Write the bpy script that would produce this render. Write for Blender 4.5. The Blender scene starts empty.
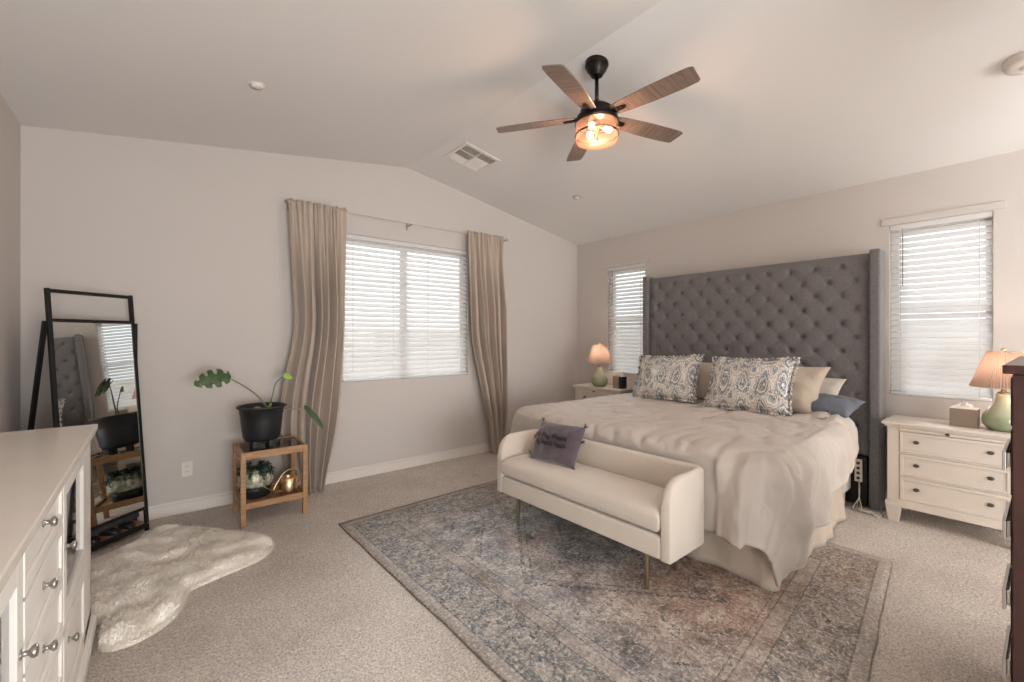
import bpy, bmesh, math, random
from math import sin, cos, pi, radians, hypot, exp
from mathutils import Vector, Matrix, noise
random.seed(7)
C = bpy.context.scene.collection
SC = bpy.context.scene

# ------------------------------------------------------------------ camera
TH = 0.6832
cd = bpy.data.cameras.new('camera'); cam = bpy.data.objects.new('camera', cd); C.objects.link(cam)
cam.location = (0, 0, 1.37); cam.rotation_euler = (pi/2, 0, -TH)
cd.sensor_width = 36; cd.lens = 36*441.54/1024; cd.shift_y = -4.34/1024; cd.clip_start = 0.02
SC.camera = cam
# ------------------------------------------------------------------ world, exposure
SC.view_settings.view_transform = 'Standard'; SC.view_settings.look = 'None'
SC.view_settings.gamma = 1; SC.view_settings.use_curve_mapping = False
SC.view_settings.exposure = 0.5
W = bpy.data.worlds.new('sky'); SC.world = W; W.use_nodes = True
bgn = W.node_tree.nodes['Background']; bgn.inputs[0].default_value = (0.88, 0.95, 1.0, 1); bgn.inputs[1].default_value = 1.45
try:
    SC.cycles.max_bounces = 10; SC.cycles.diffuse_bounces = 6; SC.cycles.glossy_bounces = 4
    SC.cycles.transparent_max_bounces = 16; SC.cycles.transmission_bounces = 6
    SC.cycles.sample_clamp_indirect = 6; SC.cycles.caustics_reflective = False; SC.cycles.caustics_refractive = False
except Exception: pass
def zceil(x): return ZR-(x-XR)*(ZR-ZS)/(XH-XR) if x > XR else ZR-(XR-x)*(ZR-ZSL)/(XR-XL)
# ------------------------------------------------------------------ sun outside, added fill lights behind the camera
def area(name, loc, rot, sx, sy, power, col, spread=pi):
    l = bpy.data.lights.new(name, 'AREA'); l.shape = 'RECTANGLE'; l.size = sx; l.size_y = sy; l.energy = power; l.color = col; l.spread = spread
    o = bpy.data.objects.new(name, l); C.objects.link(o); o.location = loc; o.rotation_euler = rot; return o
XH, XL, YW, ZR, XR = 4.67, -0.67, 4.27, 3.137, 2.077
ZS, ZSL = 2.665, 2.753          # ceiling height at the headboard wall and at the left wall
YB, YD = -0.45, -2.6          # back wall, far end of the entry behind the camera
sl = bpy.data.lights.new('sky_sun', 'SUN'); sl.energy = 17.0; sl.angle = radians(50); sl.color = (0.96, 0.98, 1.0)
so = bpy.data.objects.new('sky_sun', sl); C.objects.link(so); so.rotation_euler = Vector((0.6, 0.62, 0.62)).to_track_quat('Z', 'Y').to_euler()
area('back_fill_panel', (0.5, YD+0.1, 1.3), (pi/2+radians(24), 0, 0), 2.0, 2.0, 155, (0.95, 0.97, 0.98))  # unseen fill panels added at the back of the room, no window there
area('back_fill_panel', (3.5, YD+0.1, 1.3), (pi/2-radians(4), 0, 0), 2.0, 2.0, 66, (1.0, 0.97, 0.94))

# ------------------------------------------------------------------ materials
def lin(c): return tuple(((x/255)/12.92 if x/255 <= 0.04045 else ((x/255+0.055)/1.055)**2.4) for x in c)
def rgba(c): return (*lin(c), 1)
class NT:
    def __init__(s, name):
        s.m = bpy.data.materials.new(name); s.m.use_nodes = True; s.t = s.m.node_tree; s.n = s.t.nodes
        s.b = s.n['Principled BSDF']; s.out = s.n['Material Output']
    def new(s, ty, **k):
        n = s.n.new(ty)
        for a, b in k.items(): setattr(n, a, b)
        return n
    def put(s, sock, v):
        if isinstance(v, bpy.types.NodeSocket): s.t.links.new(v, sock)
        elif v is not None:
            if isinstance(v, tuple) and len(v) == 3 and sock.type == 'RGBA': v = (*v, 1)
            sock.default_value = v
    def M(s, op, a, b=None, c=None, clamp=False):
        n = s.new('ShaderNodeMath', operation=op); n.use_clamp = clamp
        s.put(n.inputs[0], a)
        if b is not None: s.put(n.inputs[1], b)
        if c is not None: s.put(n.inputs[2], c)
        return n.outputs[0]
    def coords(s, kind='Object'): return s.new('ShaderNodeTexCoord').outputs[kind]
    def mapv(s, v, scale=(1,1,1), loc=(0,0,0), rot=(0,0,0)):
        n = s.new('ShaderNodeMapping'); s.put(n.inputs[0], v); n.inputs['Scale'].default_value = scale
        n.inputs['Location'].default_value = loc; n.inputs['Rotation'].default_value = rot; return n.outputs[0]
    def noise(s, v, scale, detail=2, rough=0.5, out=0, dist=0):
        n = s.new('ShaderNodeTexNoise'); s.put(n.inputs['Vector'], v); n.inputs['Scale'].default_value = scale
        n.inputs['Detail'].default_value = detail; n.inputs['Roughness'].default_value = rough; n.inputs['Distortion'].default_value = dist
        return n.outputs[out]
    def vor(s, v, scale, feature='F1', out=0, rnd=1):
        n = s.new('ShaderNodeTexVoronoi', feature=feature); s.put(n.inputs['Vector'], v); n.inputs['Scale'].default_value = scale
        n.inputs['Randomness'].default_value = rnd
        return n.outputs[out]
    def ramp(s, f, stops, interp='LINEAR'):
        n = s.new('ShaderNodeValToRGB'); s.put(n.inputs[0], f); r = n.color_ramp; r.interpolation = interp
        while len(r.elements) < len(stops): r.elements.new(0.5)
        for e, (p, c) in zip(r.elements, stops): e.position = p; e.color = c if len(c) == 4 else (*c, 1)
        return n.outputs[0]
    def mix(s, f, a, b, blend='MIX'):
        n = s.new('ShaderNodeMix', data_type='RGBA', blend_type=blend); s.put(n.inputs[0], f)
        s.put(n.inputs[6], a); s.put(n.inputs[7], b); return n.outputs[2]
    def bump(s, hgt, strength=0.3, dist=0.01):
        n = s.new('ShaderNodeBump'); s.put(n.inputs['Height'], hgt); n.inputs['Strength'].default_value = strength; n.inputs['Distance'].default_value = dist
        s.t.links.new(n.outputs[0], s.b.inputs['Normal'])
    def fin(s, col=None, rough=None, metal=None, spec=None, sheen=None):
        if col is not None: s.put(s.b.inputs['Base Color'], col)
        if rough is not None: s.put(s.b.inputs['Roughness'], rough)
        if metal is not None: s.b.inputs['Metallic'].default_value = metal
        if spec is not None: s.b.inputs['Specular IOR Level'].default_value = spec
        if sheen: s.b.inputs['Sheen Weight'].default_value = sheen
        return s.m
def two(a, b, f): return [(0.5-f, rgba(a)), (0.5+f, rgba(b))]
def plain(name, c, rough=0.5, metal=0, spec=0.5, var=4, scale=6, bump=0, bscale=200):
    n = NT(name); v = n.coords()
    nf = n.noise(v, scale, 3)
    a = tuple(max(0, x-var) for x in c); b = tuple(min(255, x+var) for x in c)
    col = n.ramp(nf, two(a, b, 0.2))
    if bump: n.bump(n.noise(v, bscale, 3), bump, 0.003)
    return n.fin(col, rough, metal, spec)
def fabric(name, c, var=8, weave=900, bump=0.25, rough=0.95, big=3, sheen=0.2):
    n = NT(name); v = n.coords()
    f1 = n.noise(v, big, 3); f2 = n.noise(v, weave, 2, 0.6)
    col = n.ramp(f1, two(tuple(max(0, x-var) for x in c), tuple(min(255, x+var) for x in c), 0.25))
    col = n.mix(0.35, col, n.ramp(f2, two((110, 110, 110), (255, 255, 255), 0.3)), 'MULTIPLY')
    h = n.M('ADD', f2, n.M('MULTIPLY', n.noise(v, 25, 4), 2.0))
    n.bump(h, bump, 0.004)
    return n.fin(col, rough, 0, 0.2, sheen)
def wood(name, a, b, scale=(1, 12, 12), rough=0.45, dist=3):
    n = NT(name); v = n.mapv(n.coords(), scale)
    f = n.noise(v, 3.5, 6, 0.6, dist=dist*0.3)
    col = n.ramp(f, [(0.3, rgba(a)), (0.7, rgba(b))]); n.bump(f, 0.08, 0.003)
    return n.fin(col, rough)
def emis(name, c, s):
    n = NT(name); n.put(n.b.inputs['Emission Color'], rgba(c)); n.b.inputs['Emission Strength'].default_value = s
    return n.fin(rgba(c), 0.5)
def thin_glass(name, tint=(250, 252, 252), fac=0.12):
    n = NT(name); tr = n.new('ShaderNodeBsdfTransparent'); tr.inputs[0].default_value = rgba(tint)
    gl = n.new('ShaderNodeBsdfGlossy'); gl.inputs['Roughness'].default_value = 0.03
    mx = n.new('ShaderNodeMixShader'); fr = n.new('ShaderNodeFresnel'); fr.inputs[0].default_value = 1.4
    n.put(mx.inputs[0], n.M('ADD', fr.outputs[0], fac, clamp=True))
    n.t.links.new(tr.outputs[0], mx.inputs[1]); n.t.links.new(gl.outputs[0], mx.inputs[2]); n.t.links.new(mx.outputs[0], n.out.inputs[0])
    return n.m
def translucent(name, c, fac=0.4, rough=0.8, stripes=None):
    n = NT(name); tr = n.new('ShaderNodeBsdfTranslucent'); col = rgba(c)
    if stripes: col = n.ramp(n.noise(n.coords(), stripes, 2), two(tuple(x-10 for x in c), c, 0.2))
    n.put(tr.inputs[0], col); mx = n.new('ShaderNodeMixShader'); mx.inputs[0].default_value = fac
    n.fin(col, rough, 0, 0.3)
    n.t.links.new(n.b.outputs[0], mx.inputs[1]); n.t.links.new(tr.outputs[0], mx.inputs[2]); n.t.links.new(mx.outputs[0], n.out.inputs[0])
    return n.m

def wallmat(name, c):
    n = NT(name); v = n.coords()
    col = n.ramp(n.noise(v, 0.8, 2), two(tuple(x-2 for x in c), tuple(x+2 for x in c), 0.3))
    n.bump(n.noise(v, 90, 3), 0.12, 0.003)
    return n.fin(col, 0.85, 0, 0.25)
M = {}
M['wall'] = wallmat('wall_paint', (205, 199, 194)); M['ceil'] = wallmat('ceiling_paint', (226, 224, 222))
M['trim'] = plain('white_trim_paint', (226, 220, 214), 0.45, var=2)
M['white'] = plain('white_furniture_paint', (236, 232, 226), 0.35, var=2)
M['whitetop'] = plain('white_furniture_top', (226, 218, 208), 0.22, var=2)
M['cream'] = plain('cream_furniture_paint', (224, 215, 204), 0.38, var=2)
M['nickel'] = plain('brushed_nickel', (170, 166, 160), 0.3, 1, var=8)
M['pewter'] = plain('dark_pewter', (96, 92, 88), 0.35, 1, var=8)
M['bronze'] = plain('oiled_bronze', (44, 38, 36), 0.35, 0.8, var=5)
M['black'] = plain('black_metal', (30, 29, 30), 0.45, 0.3, var=4)
M['blackpl'] = plain('black_plastic', (30, 30, 34), 0.5, 0, var=4)
M['brass'] = plain('aged_brass', (168, 156, 130), 0.32, 1, var=8)
M['gold'] = plain('pale_gold_metal', (214, 186, 148), 0.3, 1, var=12)
M['glass'] = thin_glass('window_glass', fac=0.02)
M['topglass'] = thin_glass('table_glass', (214, 222, 218), 0.12)
M['doorglass'] = thin_glass('cabinet_glass', (200, 202, 198), 0.25)
M['mirror'] = plain('mirror_silver', (235, 238, 238), 0.012, 1, var=0)
M['slat'] = translucent('blind_slat', (246, 246, 246), 0.34)
M['curtain'] = None
M['teak'] = wood('acacia_wood', (146, 108, 74), (190, 148, 106), (2, 14, 14))
M['darkwood'] = wood('espresso_wood', (44, 20, 17), (66, 32, 26), (10, 10, 1), 0.3)
M['bladewood'] = wood('grey_brown_blade_wood', (96, 82, 74), (140, 124, 112), (14, 1.5, 14), 0.28)
M['plank'] = wood('light_plank', (132, 96, 72), (168, 130, 100), (3, 14, 14))
M['velvet'] = fabric('cream_velvet', (222, 210, 196), 5, 500, 0.12, 0.85, 2, 0.4)
M['duvet'] = fabric('blush_linen', (210, 200, 191), 5, 700, 0.25)
M['skirt'] = fabric('tan_linen', (208, 194, 178), 5, 700, 0.25)
M['tanp'] = fabric('tan_linen_pillow', (206, 191, 175), 5, 700, 0.25)
M['brownp'] = fabric('brown_ribbed_pillow', (150, 122, 98), 8, 300, 0.3)
M['whitep'] = fabric('ivory_pillow', (222, 214, 204), 4, 600, 0.25)
M['bluep'] = fabric('slate_blue_cotton', (112, 119, 131), 6, 600, 0.2)
M['mauve'] = fabric('mauve_velvet', (92, 80, 88), 10, 300, 0.2, 0.8, 6, 0.5)
M['mauvedark'] = fabric('dark_embroidery', (40, 34, 42), 4, 300, 0.2)
M['greyfab'] = None
M['mattress'] = fabric('mattress_ticking', (226, 222, 216), 3, 500, 0.15)
M['outlet'] = plain('outlet_plastic', (228, 222, 214), 0.4, var=1)
M['slot'] = plain('dark_slot', (60, 56, 52), 0.6, var=1)
M['soil'] = plain('potting_soil', (52, 40, 30), 0.95, var=14, scale=60, bump=0.6, bscale=120)
M['stem'] = plain('green_stem', (96, 112, 62), 0.5, var=10)
M['stempale'] = plain('woody_stem', (134, 122, 88), 0.6, var=12)
M['bud'] = plain('fresh_leaf', (150, 190, 92), 0.45, var=12)
M['darkleaf'] = plain('dark_leaf', (38, 62, 44), 0.45, var=12, scale=30)
M['cord'] = plain('white_cord', (214, 208, 200), 0.5, var=2)
M['hammered'] = plain('mottled_silver_glass', (176, 178, 156), 0.4, 0.35, var=44, scale=30)
M['paper'] = plain('white_tissue_paper', (240, 236, 230), 0.8, var=2)
M['taupe'] = fabric('taupe_box_cover', (156, 140, 124), 5, 600, 0.1)
M['bulb'] = emis('warm_bulb', (255, 214, 176), 9); M['lampbulb'] = emis('table_lamp_bulb', (255, 220, 180), 3)
def m_leaf():
    n = NT('monstera_leaf'); v = n.coords()
    col = n.ramp(n.noise(v, 14, 3), [(0.35, rgba((44, 72, 44))), (0.7, rgba((84, 112, 68)))])
    return n.fin(col, 0.28, 0, 0.6)
M['leaf'] = m_leaf()
def m_curtain():
    n = NT('taupe_velvet_curtain'); v = n.coords()
    f2 = n.noise(n.mapv(v, (1, 1, 0.3)), 300, 2)
    col = n.ramp(n.noise(v, 2, 2), two((192, 177, 162), (204, 188, 173), 0.2))
    col = n.mix(0.2, col, n.ramp(f2, two((150, 150, 150), (255, 255, 255), 0.3)), 'MULTIPLY')
    n.bump(f2, 0.1, 0.002)
    n.fin(col, 0.85, 0, 0.2, 0.4)
    tr = n.new('ShaderNodeBsdfTranslucent'); n.put(tr.inputs[0], col); mx = n.new('ShaderNodeMixShader'); mx.inputs[0].default_value = 0.08
    n.t.links.new(n.b.outputs[0], mx.inputs[1]); n.t.links.new(tr.outputs[0], mx.inputs[2]); n.t.links.new(mx.outputs[0], n.out.inputs[0])
    return n.m
M['curtain'] = m_curtain()
def m_grey():
    n = NT('grey_linen_upholstery'); v = n.coords()
    a = n.noise(n.mapv(v, (1, 1, 0.08)), 420, 2, 0.6); b = n.noise(n.mapv(v, (0.08, 0.08, 1)), 420, 2, 0.6)
    f = n.M('MULTIPLY', n.M('ADD', a, b), 0.5)
    col = n.ramp(f, two((90, 88, 90), (140, 137, 137), 0.22)); n.bump(f, 0.2, 0.003)
    return n.fin(col, 0.95, 0, 0.15, 0.3)
M['greyfab'] = m_grey()
def m_carpet():
    n = NT('cut_pile_carpet'); v = n.coords()
    f = n.noise(v, 95, 4, 0.85); g = n.noise(v, 2.2, 4, 0.6); k = n.vor(v, 110)
    col = n.ramp(n.M('ADD', n.M('MULTIPLY', f, 0.8), n.M('MULTIPLY', k, 0.2)), [(0.34, rgba((152, 141, 131))), (0.47, rgba((216, 204, 193))), (0.60, rgba((250, 240, 231)))])
    col = n.mix(0.6, col, n.ramp(g, [(0.35, rgba((222, 219, 215))), (0.65, rgba((255, 255, 255)))]), 'MULTIPLY')
    n.bump(n.M('ADD', f, n.M('MULTIPLY', k, 0.7)), 0.9, 0.012)
    return n.fin(col, 1.0, 0, 0.05, 0.2)
M['carpet'] = m_carpet()
def m_fur():
    n = NT('ivory_sheepskin'); v = n.coords()
    col = n.ramp(n.noise(v, 9, 4, 0.6), [(0.3, rgba((244, 235, 222))), (0.65, rgba((255, 251, 244)))])
    return n.fin(col, 0.9, 0, 0.1, 0.5)
M['fur'] = m_fur()
def m_lampglass():
    n = NT('sage_celadon_glass'); v = n.coords()
    sep = n.new('ShaderNodeSeparateXYZ'); n.put(sep.inputs[0], v)
    f = n.M('ADD', n.M('MULTIPLY', sep.outputs[2], 3.6), n.M('MULTIPLY', n.noise(v, 8, 3), 0.25))
    col = n.ramp(f, [(0.12, rgba((128, 140, 112))), (0.5, rgba((164, 170, 142))), (0.9, rgba((208, 200, 168)))])  # yellowish cream towards the top: lamp light painted into the base colour
    return n.fin(col, 0.12, 0, 0.7)
M['lampbase'] = m_lampglass()
def m_pleat():
    n = NT('pleated_pink_shade'); v = n.coords(); sep = n.new('ShaderNodeSeparateXYZ'); n.put(sep.inputs[0], v)
    col = rgba((172, 148, 138))
    tr = n.new('ShaderNodeBsdfTranslucent'); n.put(tr.inputs[0], rgba((190, 166, 152))); mx = n.new('ShaderNodeMixShader'); mx.inputs[0].default_value = 0.42
    n.fin(col, 0.9, 0, 0.2)
    n.t.links.new(n.b.outputs[0], mx.inputs[1]); n.t.links.new(tr.outputs[0], mx.inputs[2]); n.t.links.new(mx.outputs[0], n.out.inputs[0])
    return n.m
M['shade'] = m_pleat()
def m_amber():
    n = NT('amber_seeded_glass'); tr = n.new('ShaderNodeBsdfTransparent'); tr.inputs[0].default_value = rgba((255, 222, 196))
    tl = n.new('ShaderNodeBsdfTranslucent'); tl.inputs[0].default_value = rgba((250, 190, 160))
    n.fin(rgba((240, 190, 160)), 0.08, 0, 0.7); a = n.new('ShaderNodeMixShader'); c = n.new('ShaderNodeMixShader')
    a.inputs[0].default_value = 0.35; c.inputs[0].default_value = 0.09
    n.t.links.new(tl.outputs[0], a.inputs[1]); n.t.links.new(n.b.outputs[0], a.inputs[2])
    n.t.links.new(tr.outputs[0], c.inputs[1]); n.t.links.new(a.outputs[0], c.inputs[2]); n.t.links.new(c.outputs[0], n.out.inputs[0]); return n.m
M['amberglass'] = m_amber()
def m_ikat():
    n = NT('ikat_print'); uv = n.coords('UV')
    wob = n.new('ShaderNodeVectorMath', operation='MULTIPLY_ADD')
    n.put(wob.inputs[0], n.noise(n.mapv(uv, (1, .35, 1)), 9, 4, out=1)); wob.inputs[1].default_value = (0.16, 0.34, 0); n.put(wob.inputs[2], uv)
    def cell(off, sx, sy, seedcol):
        sep = n.new('ShaderNodeSeparateXYZ'); n.put(sep.inputs[0], n.mapv(wob.outputs[0], (sx, sy, 1), off))
        u, v = sep.outputs[0], sep.outputs[1]
        fu = n.M('SUBTRACT', n.M('FRACT', u), 0.5); fv = n.M('SUBTRACT', n.M('FRACT', v), 0.5)
        fu2 = n.M('MULTIPLY', fu, n.M('ADD', 1.15, n.M('MULTIPLY', fv, 0.9)))
        return n.M('SQRT', n.M('ADD', n.M('MULTIPLY', fu2, fu2), n.M('MULTIPLY', fv, n.M('MULTIPLY', fv, 0.75))))
    cr = rgba((234, 230, 224)); nv = rgba((74, 84, 102)); sg = rgba((134, 150, 154)); tn = rgba((190, 178, 168)); br = rgba((128, 118, 118))
    d1 = cell((0.1, 0.2, 0), 3.7, 2.3, 0)
    c1 = n.ramp(d1, [(0.0, cr), (0.06, nv), (0.16, sg), (0.22, cr), (0.27, nv), (0.33, sg), (0.38, cr), (0.42, br), (0.45, cr), (1.0, cr)], 'CONSTANT')
    d2 = cell((0.6, 0.7, 0), 3.7, 2.3, 0)
    c2 = n.ramp(d2, [(0.0, nv), (0.07, sg), (0.14, cr), (0.19, tn), (0.25, cr), (0.29, br), (0.32, cr), (1.0, cr)], 'CONSTANT')
    col = n.mix(1.0, c1, c2, 'DARKEN')
    ch = n.noise(n.mapv(uv, (3, 1, 1)), 30, 3, 0.7)
    col = n.mix(n.ramp(ch, [(0.42, (0, 0, 0)), (0.62, (0.85, 0.85, 0.85))]), col, cr)
    w = n.noise(n.coords(), 600, 2); hb = n.M('ADD', n.M('MULTIPLY', w, 0.4), n.M('MULTIPLY', n.noise(n.coords(), 45, 3), 1.2))
    n.bump(hb, 0.35, 0.006)
    return n.fin(col, 0.95, 0, 0.15)
M['ikat'] = m_ikat()
def m_rug():
    n = NT('distressed_persian_rug'); uv = n.coords('UV')
    RW, RL = 2.42, 2.95
    wob = n.new('ShaderNodeVectorMath', operation='MULTIPLY_ADD')
    n.put(wob.inputs[0], n.noise(uv, 9, 4, 0.6, out=1)); wob.inputs[1].default_value = (0.05, 0.05, 0); n.put(wob.inputs[2], uv)
    sep = n.new('ShaderNodeSeparateXYZ'); n.put(sep.inputs[0], n.mapv(uv))
    u, v = sep.outputs[0], sep.outputs[1]
    du = n.M('MINIMUM', u, n.M('SUBTRACT', RW, u)); dv = n.M('MINIMUM', v, n.M('SUBTRACT', RL, v))
    d = n.M('MINIMUM', du, dv)
    # field colours
    big = n.noise(uv, 1.7, 4, 0.65); med = n.noise(uv, 4.5, 6, 0.75); fine = n.noise(uv, 60, 4, 0.8); streak = n.noise(n.mapv(uv, (1, 0.12, 1)), 90, 3, 0.7)
    beige = rgba((176, 160, 146)); blue = rgba((112, 120, 126)); slate = rgba((72, 77, 80)); rust = rgba((168, 128, 100)); pale = rgba((200, 190, 178))
    # warm and cool tones across the rug: part dye, part warm light painted in
    cool = n.ramp(med, [(0.36, rgba((88, 94, 98))), (0.45, rgba((136, 138, 141))), (0.52, rgba((170, 165, 163))), (0.60, rgba((208, 202, 196)))])
    warm = n.ramp(med, [(0.37, rgba((80, 78, 76))), (0.44, rgba((148, 116, 94))), (0.54, rgba((176, 150, 132))), (0.64, pale)])
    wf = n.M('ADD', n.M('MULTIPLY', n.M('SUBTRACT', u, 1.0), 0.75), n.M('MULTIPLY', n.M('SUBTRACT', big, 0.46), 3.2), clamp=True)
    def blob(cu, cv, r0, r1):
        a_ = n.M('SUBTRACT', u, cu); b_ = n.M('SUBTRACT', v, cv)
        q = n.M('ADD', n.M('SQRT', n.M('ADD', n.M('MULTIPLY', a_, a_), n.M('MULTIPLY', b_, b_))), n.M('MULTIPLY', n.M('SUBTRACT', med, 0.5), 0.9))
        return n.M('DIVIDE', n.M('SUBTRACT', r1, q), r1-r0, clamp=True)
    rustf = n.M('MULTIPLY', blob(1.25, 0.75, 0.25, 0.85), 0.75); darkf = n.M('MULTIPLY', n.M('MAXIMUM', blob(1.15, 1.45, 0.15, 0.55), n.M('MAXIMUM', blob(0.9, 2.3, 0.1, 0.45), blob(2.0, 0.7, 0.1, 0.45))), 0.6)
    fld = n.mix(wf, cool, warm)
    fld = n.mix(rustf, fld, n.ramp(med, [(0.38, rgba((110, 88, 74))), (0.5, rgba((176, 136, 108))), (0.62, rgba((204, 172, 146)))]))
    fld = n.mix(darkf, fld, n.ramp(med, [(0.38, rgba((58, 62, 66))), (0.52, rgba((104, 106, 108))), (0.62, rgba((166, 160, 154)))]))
    # medallion lines: nested diamonds
    sw = n.new('ShaderNodeSeparateXYZ'); n.put(sw.inputs[0], wob.outputs[0]); wu, wv = sw.outputs[0], sw.outputs[1]
    dia = n.M('ADD', n.M('ABSOLUTE', n.M('SUBTRACT', u, RW/2)), n.M('MULTIPLY', n.M('ABSOLUTE', n.M('SUBTRACT', v, RL/2)), 0.8))
    def line(x, at, w): return n.M('LESS_THAN', n.M('ABSOLUTE', n.M('SUBTRACT', x, at)), w)
    def addm(*a):
        r = a[0]
        for b in a[1:]: r = n.M('MAXIMUM', r, b)
        return r
    inner = n.M('GREATER_THAN', d, 0.50)
    dl = n.M('MULTIPLY', addm(line(dia, 0.30, .012), line(dia, 0.62, .008), line(dia, .68, .016), line(dia, 1.02, .008), line(dia, 1.3, .014)), inner)
    # ornament: crackled blobs and scrolls
    v1 = n.vor(wob.outputs[0], 13, 'DISTANCE_TO_EDGE', rnd=0.8); v2 = n.vor(wob.outputs[0], 24, 'F1', rnd=0.7)
    orn = n.M('MAXIMUM', n.M('LESS_THAN', v1, 0.05), n.M('LESS_THAN', n.M('ABSOLUTE', n.M('SUBTRACT', v2, 0.36)), 0.07))
    ornp = n.M('LESS_THAN', v2, 0.17)
    sc1 = n.noise(n.mapv(wob.outputs[0], (1, 1, 1)), 7, 2, 0.5); sc2 = n.noise(n.mapv(wob.outputs[0], (1, 1, 1), (5, 2, 0)), 11, 2, 0.5)
    con1 = n.M('LESS_THAN', n.M('ABSOLUTE', n.M('SUBTRACT', n.M('FRACT', n.M('MULTIPLY', sc1, 5.5)), 0.5)), 0.07); con2 = n.M('LESS_THAN', n.M('ABSOLUTE', n.M('SUBTRACT', n.M('FRACT', n.M('MULTIPLY', sc2, 4.5)), 0.5)), 0.09)
    wear = n.ramp(n.noise(uv, 4.5, 5, 0.75), [(0.42, (0, 0, 0)), (0.60, (1, 1, 1))]); fw = n.ramp(n.noise(uv, 45, 4, 0.75), [(0.42, (0, 0, 0)), (0.56, (1, 1, 1))])
    wearf = n.M('MULTIPLY', wear, fw)
    col = n.mix(n.M('MULTIPLY', n.M('MULTIPLY', orn, wearf), 0.75), fld, slate)
    col = n.mix(n.M('MULTIPLY', n.M('MULTIPLY', ornp, fw), 0.6), col, pale)
    col = n.mix(n.M('MULTIPLY', n.M('MULTIPLY', dl, fw), 0.8), col, rgba((60, 60, 66)))
    col = n.mix(n.M('MULTIPLY', n.M('MULTIPLY', con1, fw), 0.7), col, rgba((212, 204, 194)))
    col = n.mix(n.M('MULTIPLY', n.M('MULTIPLY', con2, wearf), 0.85), col, rgba((70, 74, 80)))
    # main border band, darker ground
    band = n.M('MULTIPLY', n.M('GREATER_THAN', d, 0.075), n.M('LESS_THAN', d, 0.33))
    bf = n.ramp(n.noise(n.mapv(uv, (1, 1, 1)), 15, 5, 0.8), [(0.38, slate), (0.47, rgba((112, 115, 116))), (0.55, rgba((160, 153, 146))), (0.66, pale)])
    bf = n.mix(n.M('MULTIPLY', wf, 0.35), bf, rust)
    bv = n.vor(wob.outputs[0], 8.0, 'F1', rnd=0.5); ring = n.M('LESS_THAN', n.M('ABSOLUTE', n.M('SUBTRACT', n.M('FRACT', n.M('MULTIPLY', bv, 4.0)), 0.5)), 0.13)
    bf = n.mix(n.M('MULTIPLY', n.M('MULTIPLY', ring, fw), 0.7), bf, pale)
    col = n.mix(n.M('MULTIPLY', band, n.M('ADD', 0.45, n.M('MULTIPLY', wear, 0.4))), col, bf)
    col = n.mix(n.M('MULTIPLY', n.M('MULTIPLY', con1, n.M('MULTIPLY', fw, band)), 0.7), col, rgba((206, 198, 186)))
    col = n.mix(n.M('MULTIPLY', n.M('MULTIPLY', con2, n.M('MULTIPLY', fw, band)), 0.7), col, rgba((62, 68, 76)))
    guard = n.M('MULTIPLY', n.M('GREATER_THAN', d, 0.335), n.M('LESS_THAN', d, 0.415))
    col = n.mix(n.M('MULTIPLY', guard, 0.5), col, n.ramp(med, [(0.42, rgba((146, 128, 114))), (0.58, rgba((184, 172, 162)))]))
    gl = addm(line(d, 0.07, .005), line(d, 0.333, .004), line(d, 0.415, .004), line(d, .45, .003))
    col = n.mix(n.M('MULTIPLY', n.M('MULTIPLY', gl, n.M('ADD', n.M('MULTIPLY', fw, 0.6), 0.4)), 0.75), col, rgba((78, 74, 76)))
    edge = n.M('LESS_THAN', d, 0.065)
    col = n.mix(n.M('MULTIPLY', edge, 0.65), col, n.ramp(fine, two((150, 140, 132), (190, 180, 170), 0.15)))
    col = n.mix(n.M('LESS_THAN', d, 0.006), col, rgba((124, 110, 98)))
    # heathering
    col = n.mix(0.6, col, n.ramp(fine, [(0.36, rgba((205, 205, 206))), (0.58, (1, 1, 1))]), 'MULTIPLY'); col = n.mix(n.ramp(fine, [(0.55, (0, 0, 0)), (0.7, (0.75, 0.75, 0.75))]), col, rgba((236, 228, 218)))
    col = n.mix(n.ramp(streak, [(0.52, (0, 0, 0)), (0.68, (0.4, 0.4, 0.4))]), col, pale)
    n.bump(n.M('ADD', fine, streak), 0.5, 0.006)
    return n.fin(col, 0.98, 0, 0.05, 0.15)
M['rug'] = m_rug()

# ------------------------------------------------------------------ mesh helpers
def box(bm, x0, x1, y0, y1, z0, z1, mtx=None):
    vs = [bm.verts.new((x, y, z)) for x in (x0, x1) for y in (y0, y1) for z in (z0, z1)]
    if mtx is not None:
        for v in vs: v.co = mtx @ v.co
    for f in ((0,1,3,2), (4,6,7,5), (0,4,5,1), (2,3,7,6), (0,2,6,4), (1,5,7,3)): bm.faces.new([vs[i] for i in f])
def beam(bm, a, b, w, d=None, up=(0, 0, 1), d2=None):
    """rectangular bar from a to b"""
    a, b = Vector(a), Vector(b); d = d or w; t = (b-a).normalized(); up = Vector(up)
    if abs(t.dot(up)) > 0.98: up = Vector((0, 1, 0))
    s = t.cross(up).normalized(); u = s.cross(t).normalized(); vs = []
    for p in (a, b):
        for i, j in ((-1,-1), (1,-1), (1,1), (-1,1)): vs.append(bm.verts.new(p + s*i*w/2 + u*j*d/2))
    for f in ((3,2,1,0), (4,5,6,7), (0,1,5,4), (1,2,6,5), (2,3,7,6), (3,0,4,7)): bm.faces.new([vs[i] for i in f])
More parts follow.
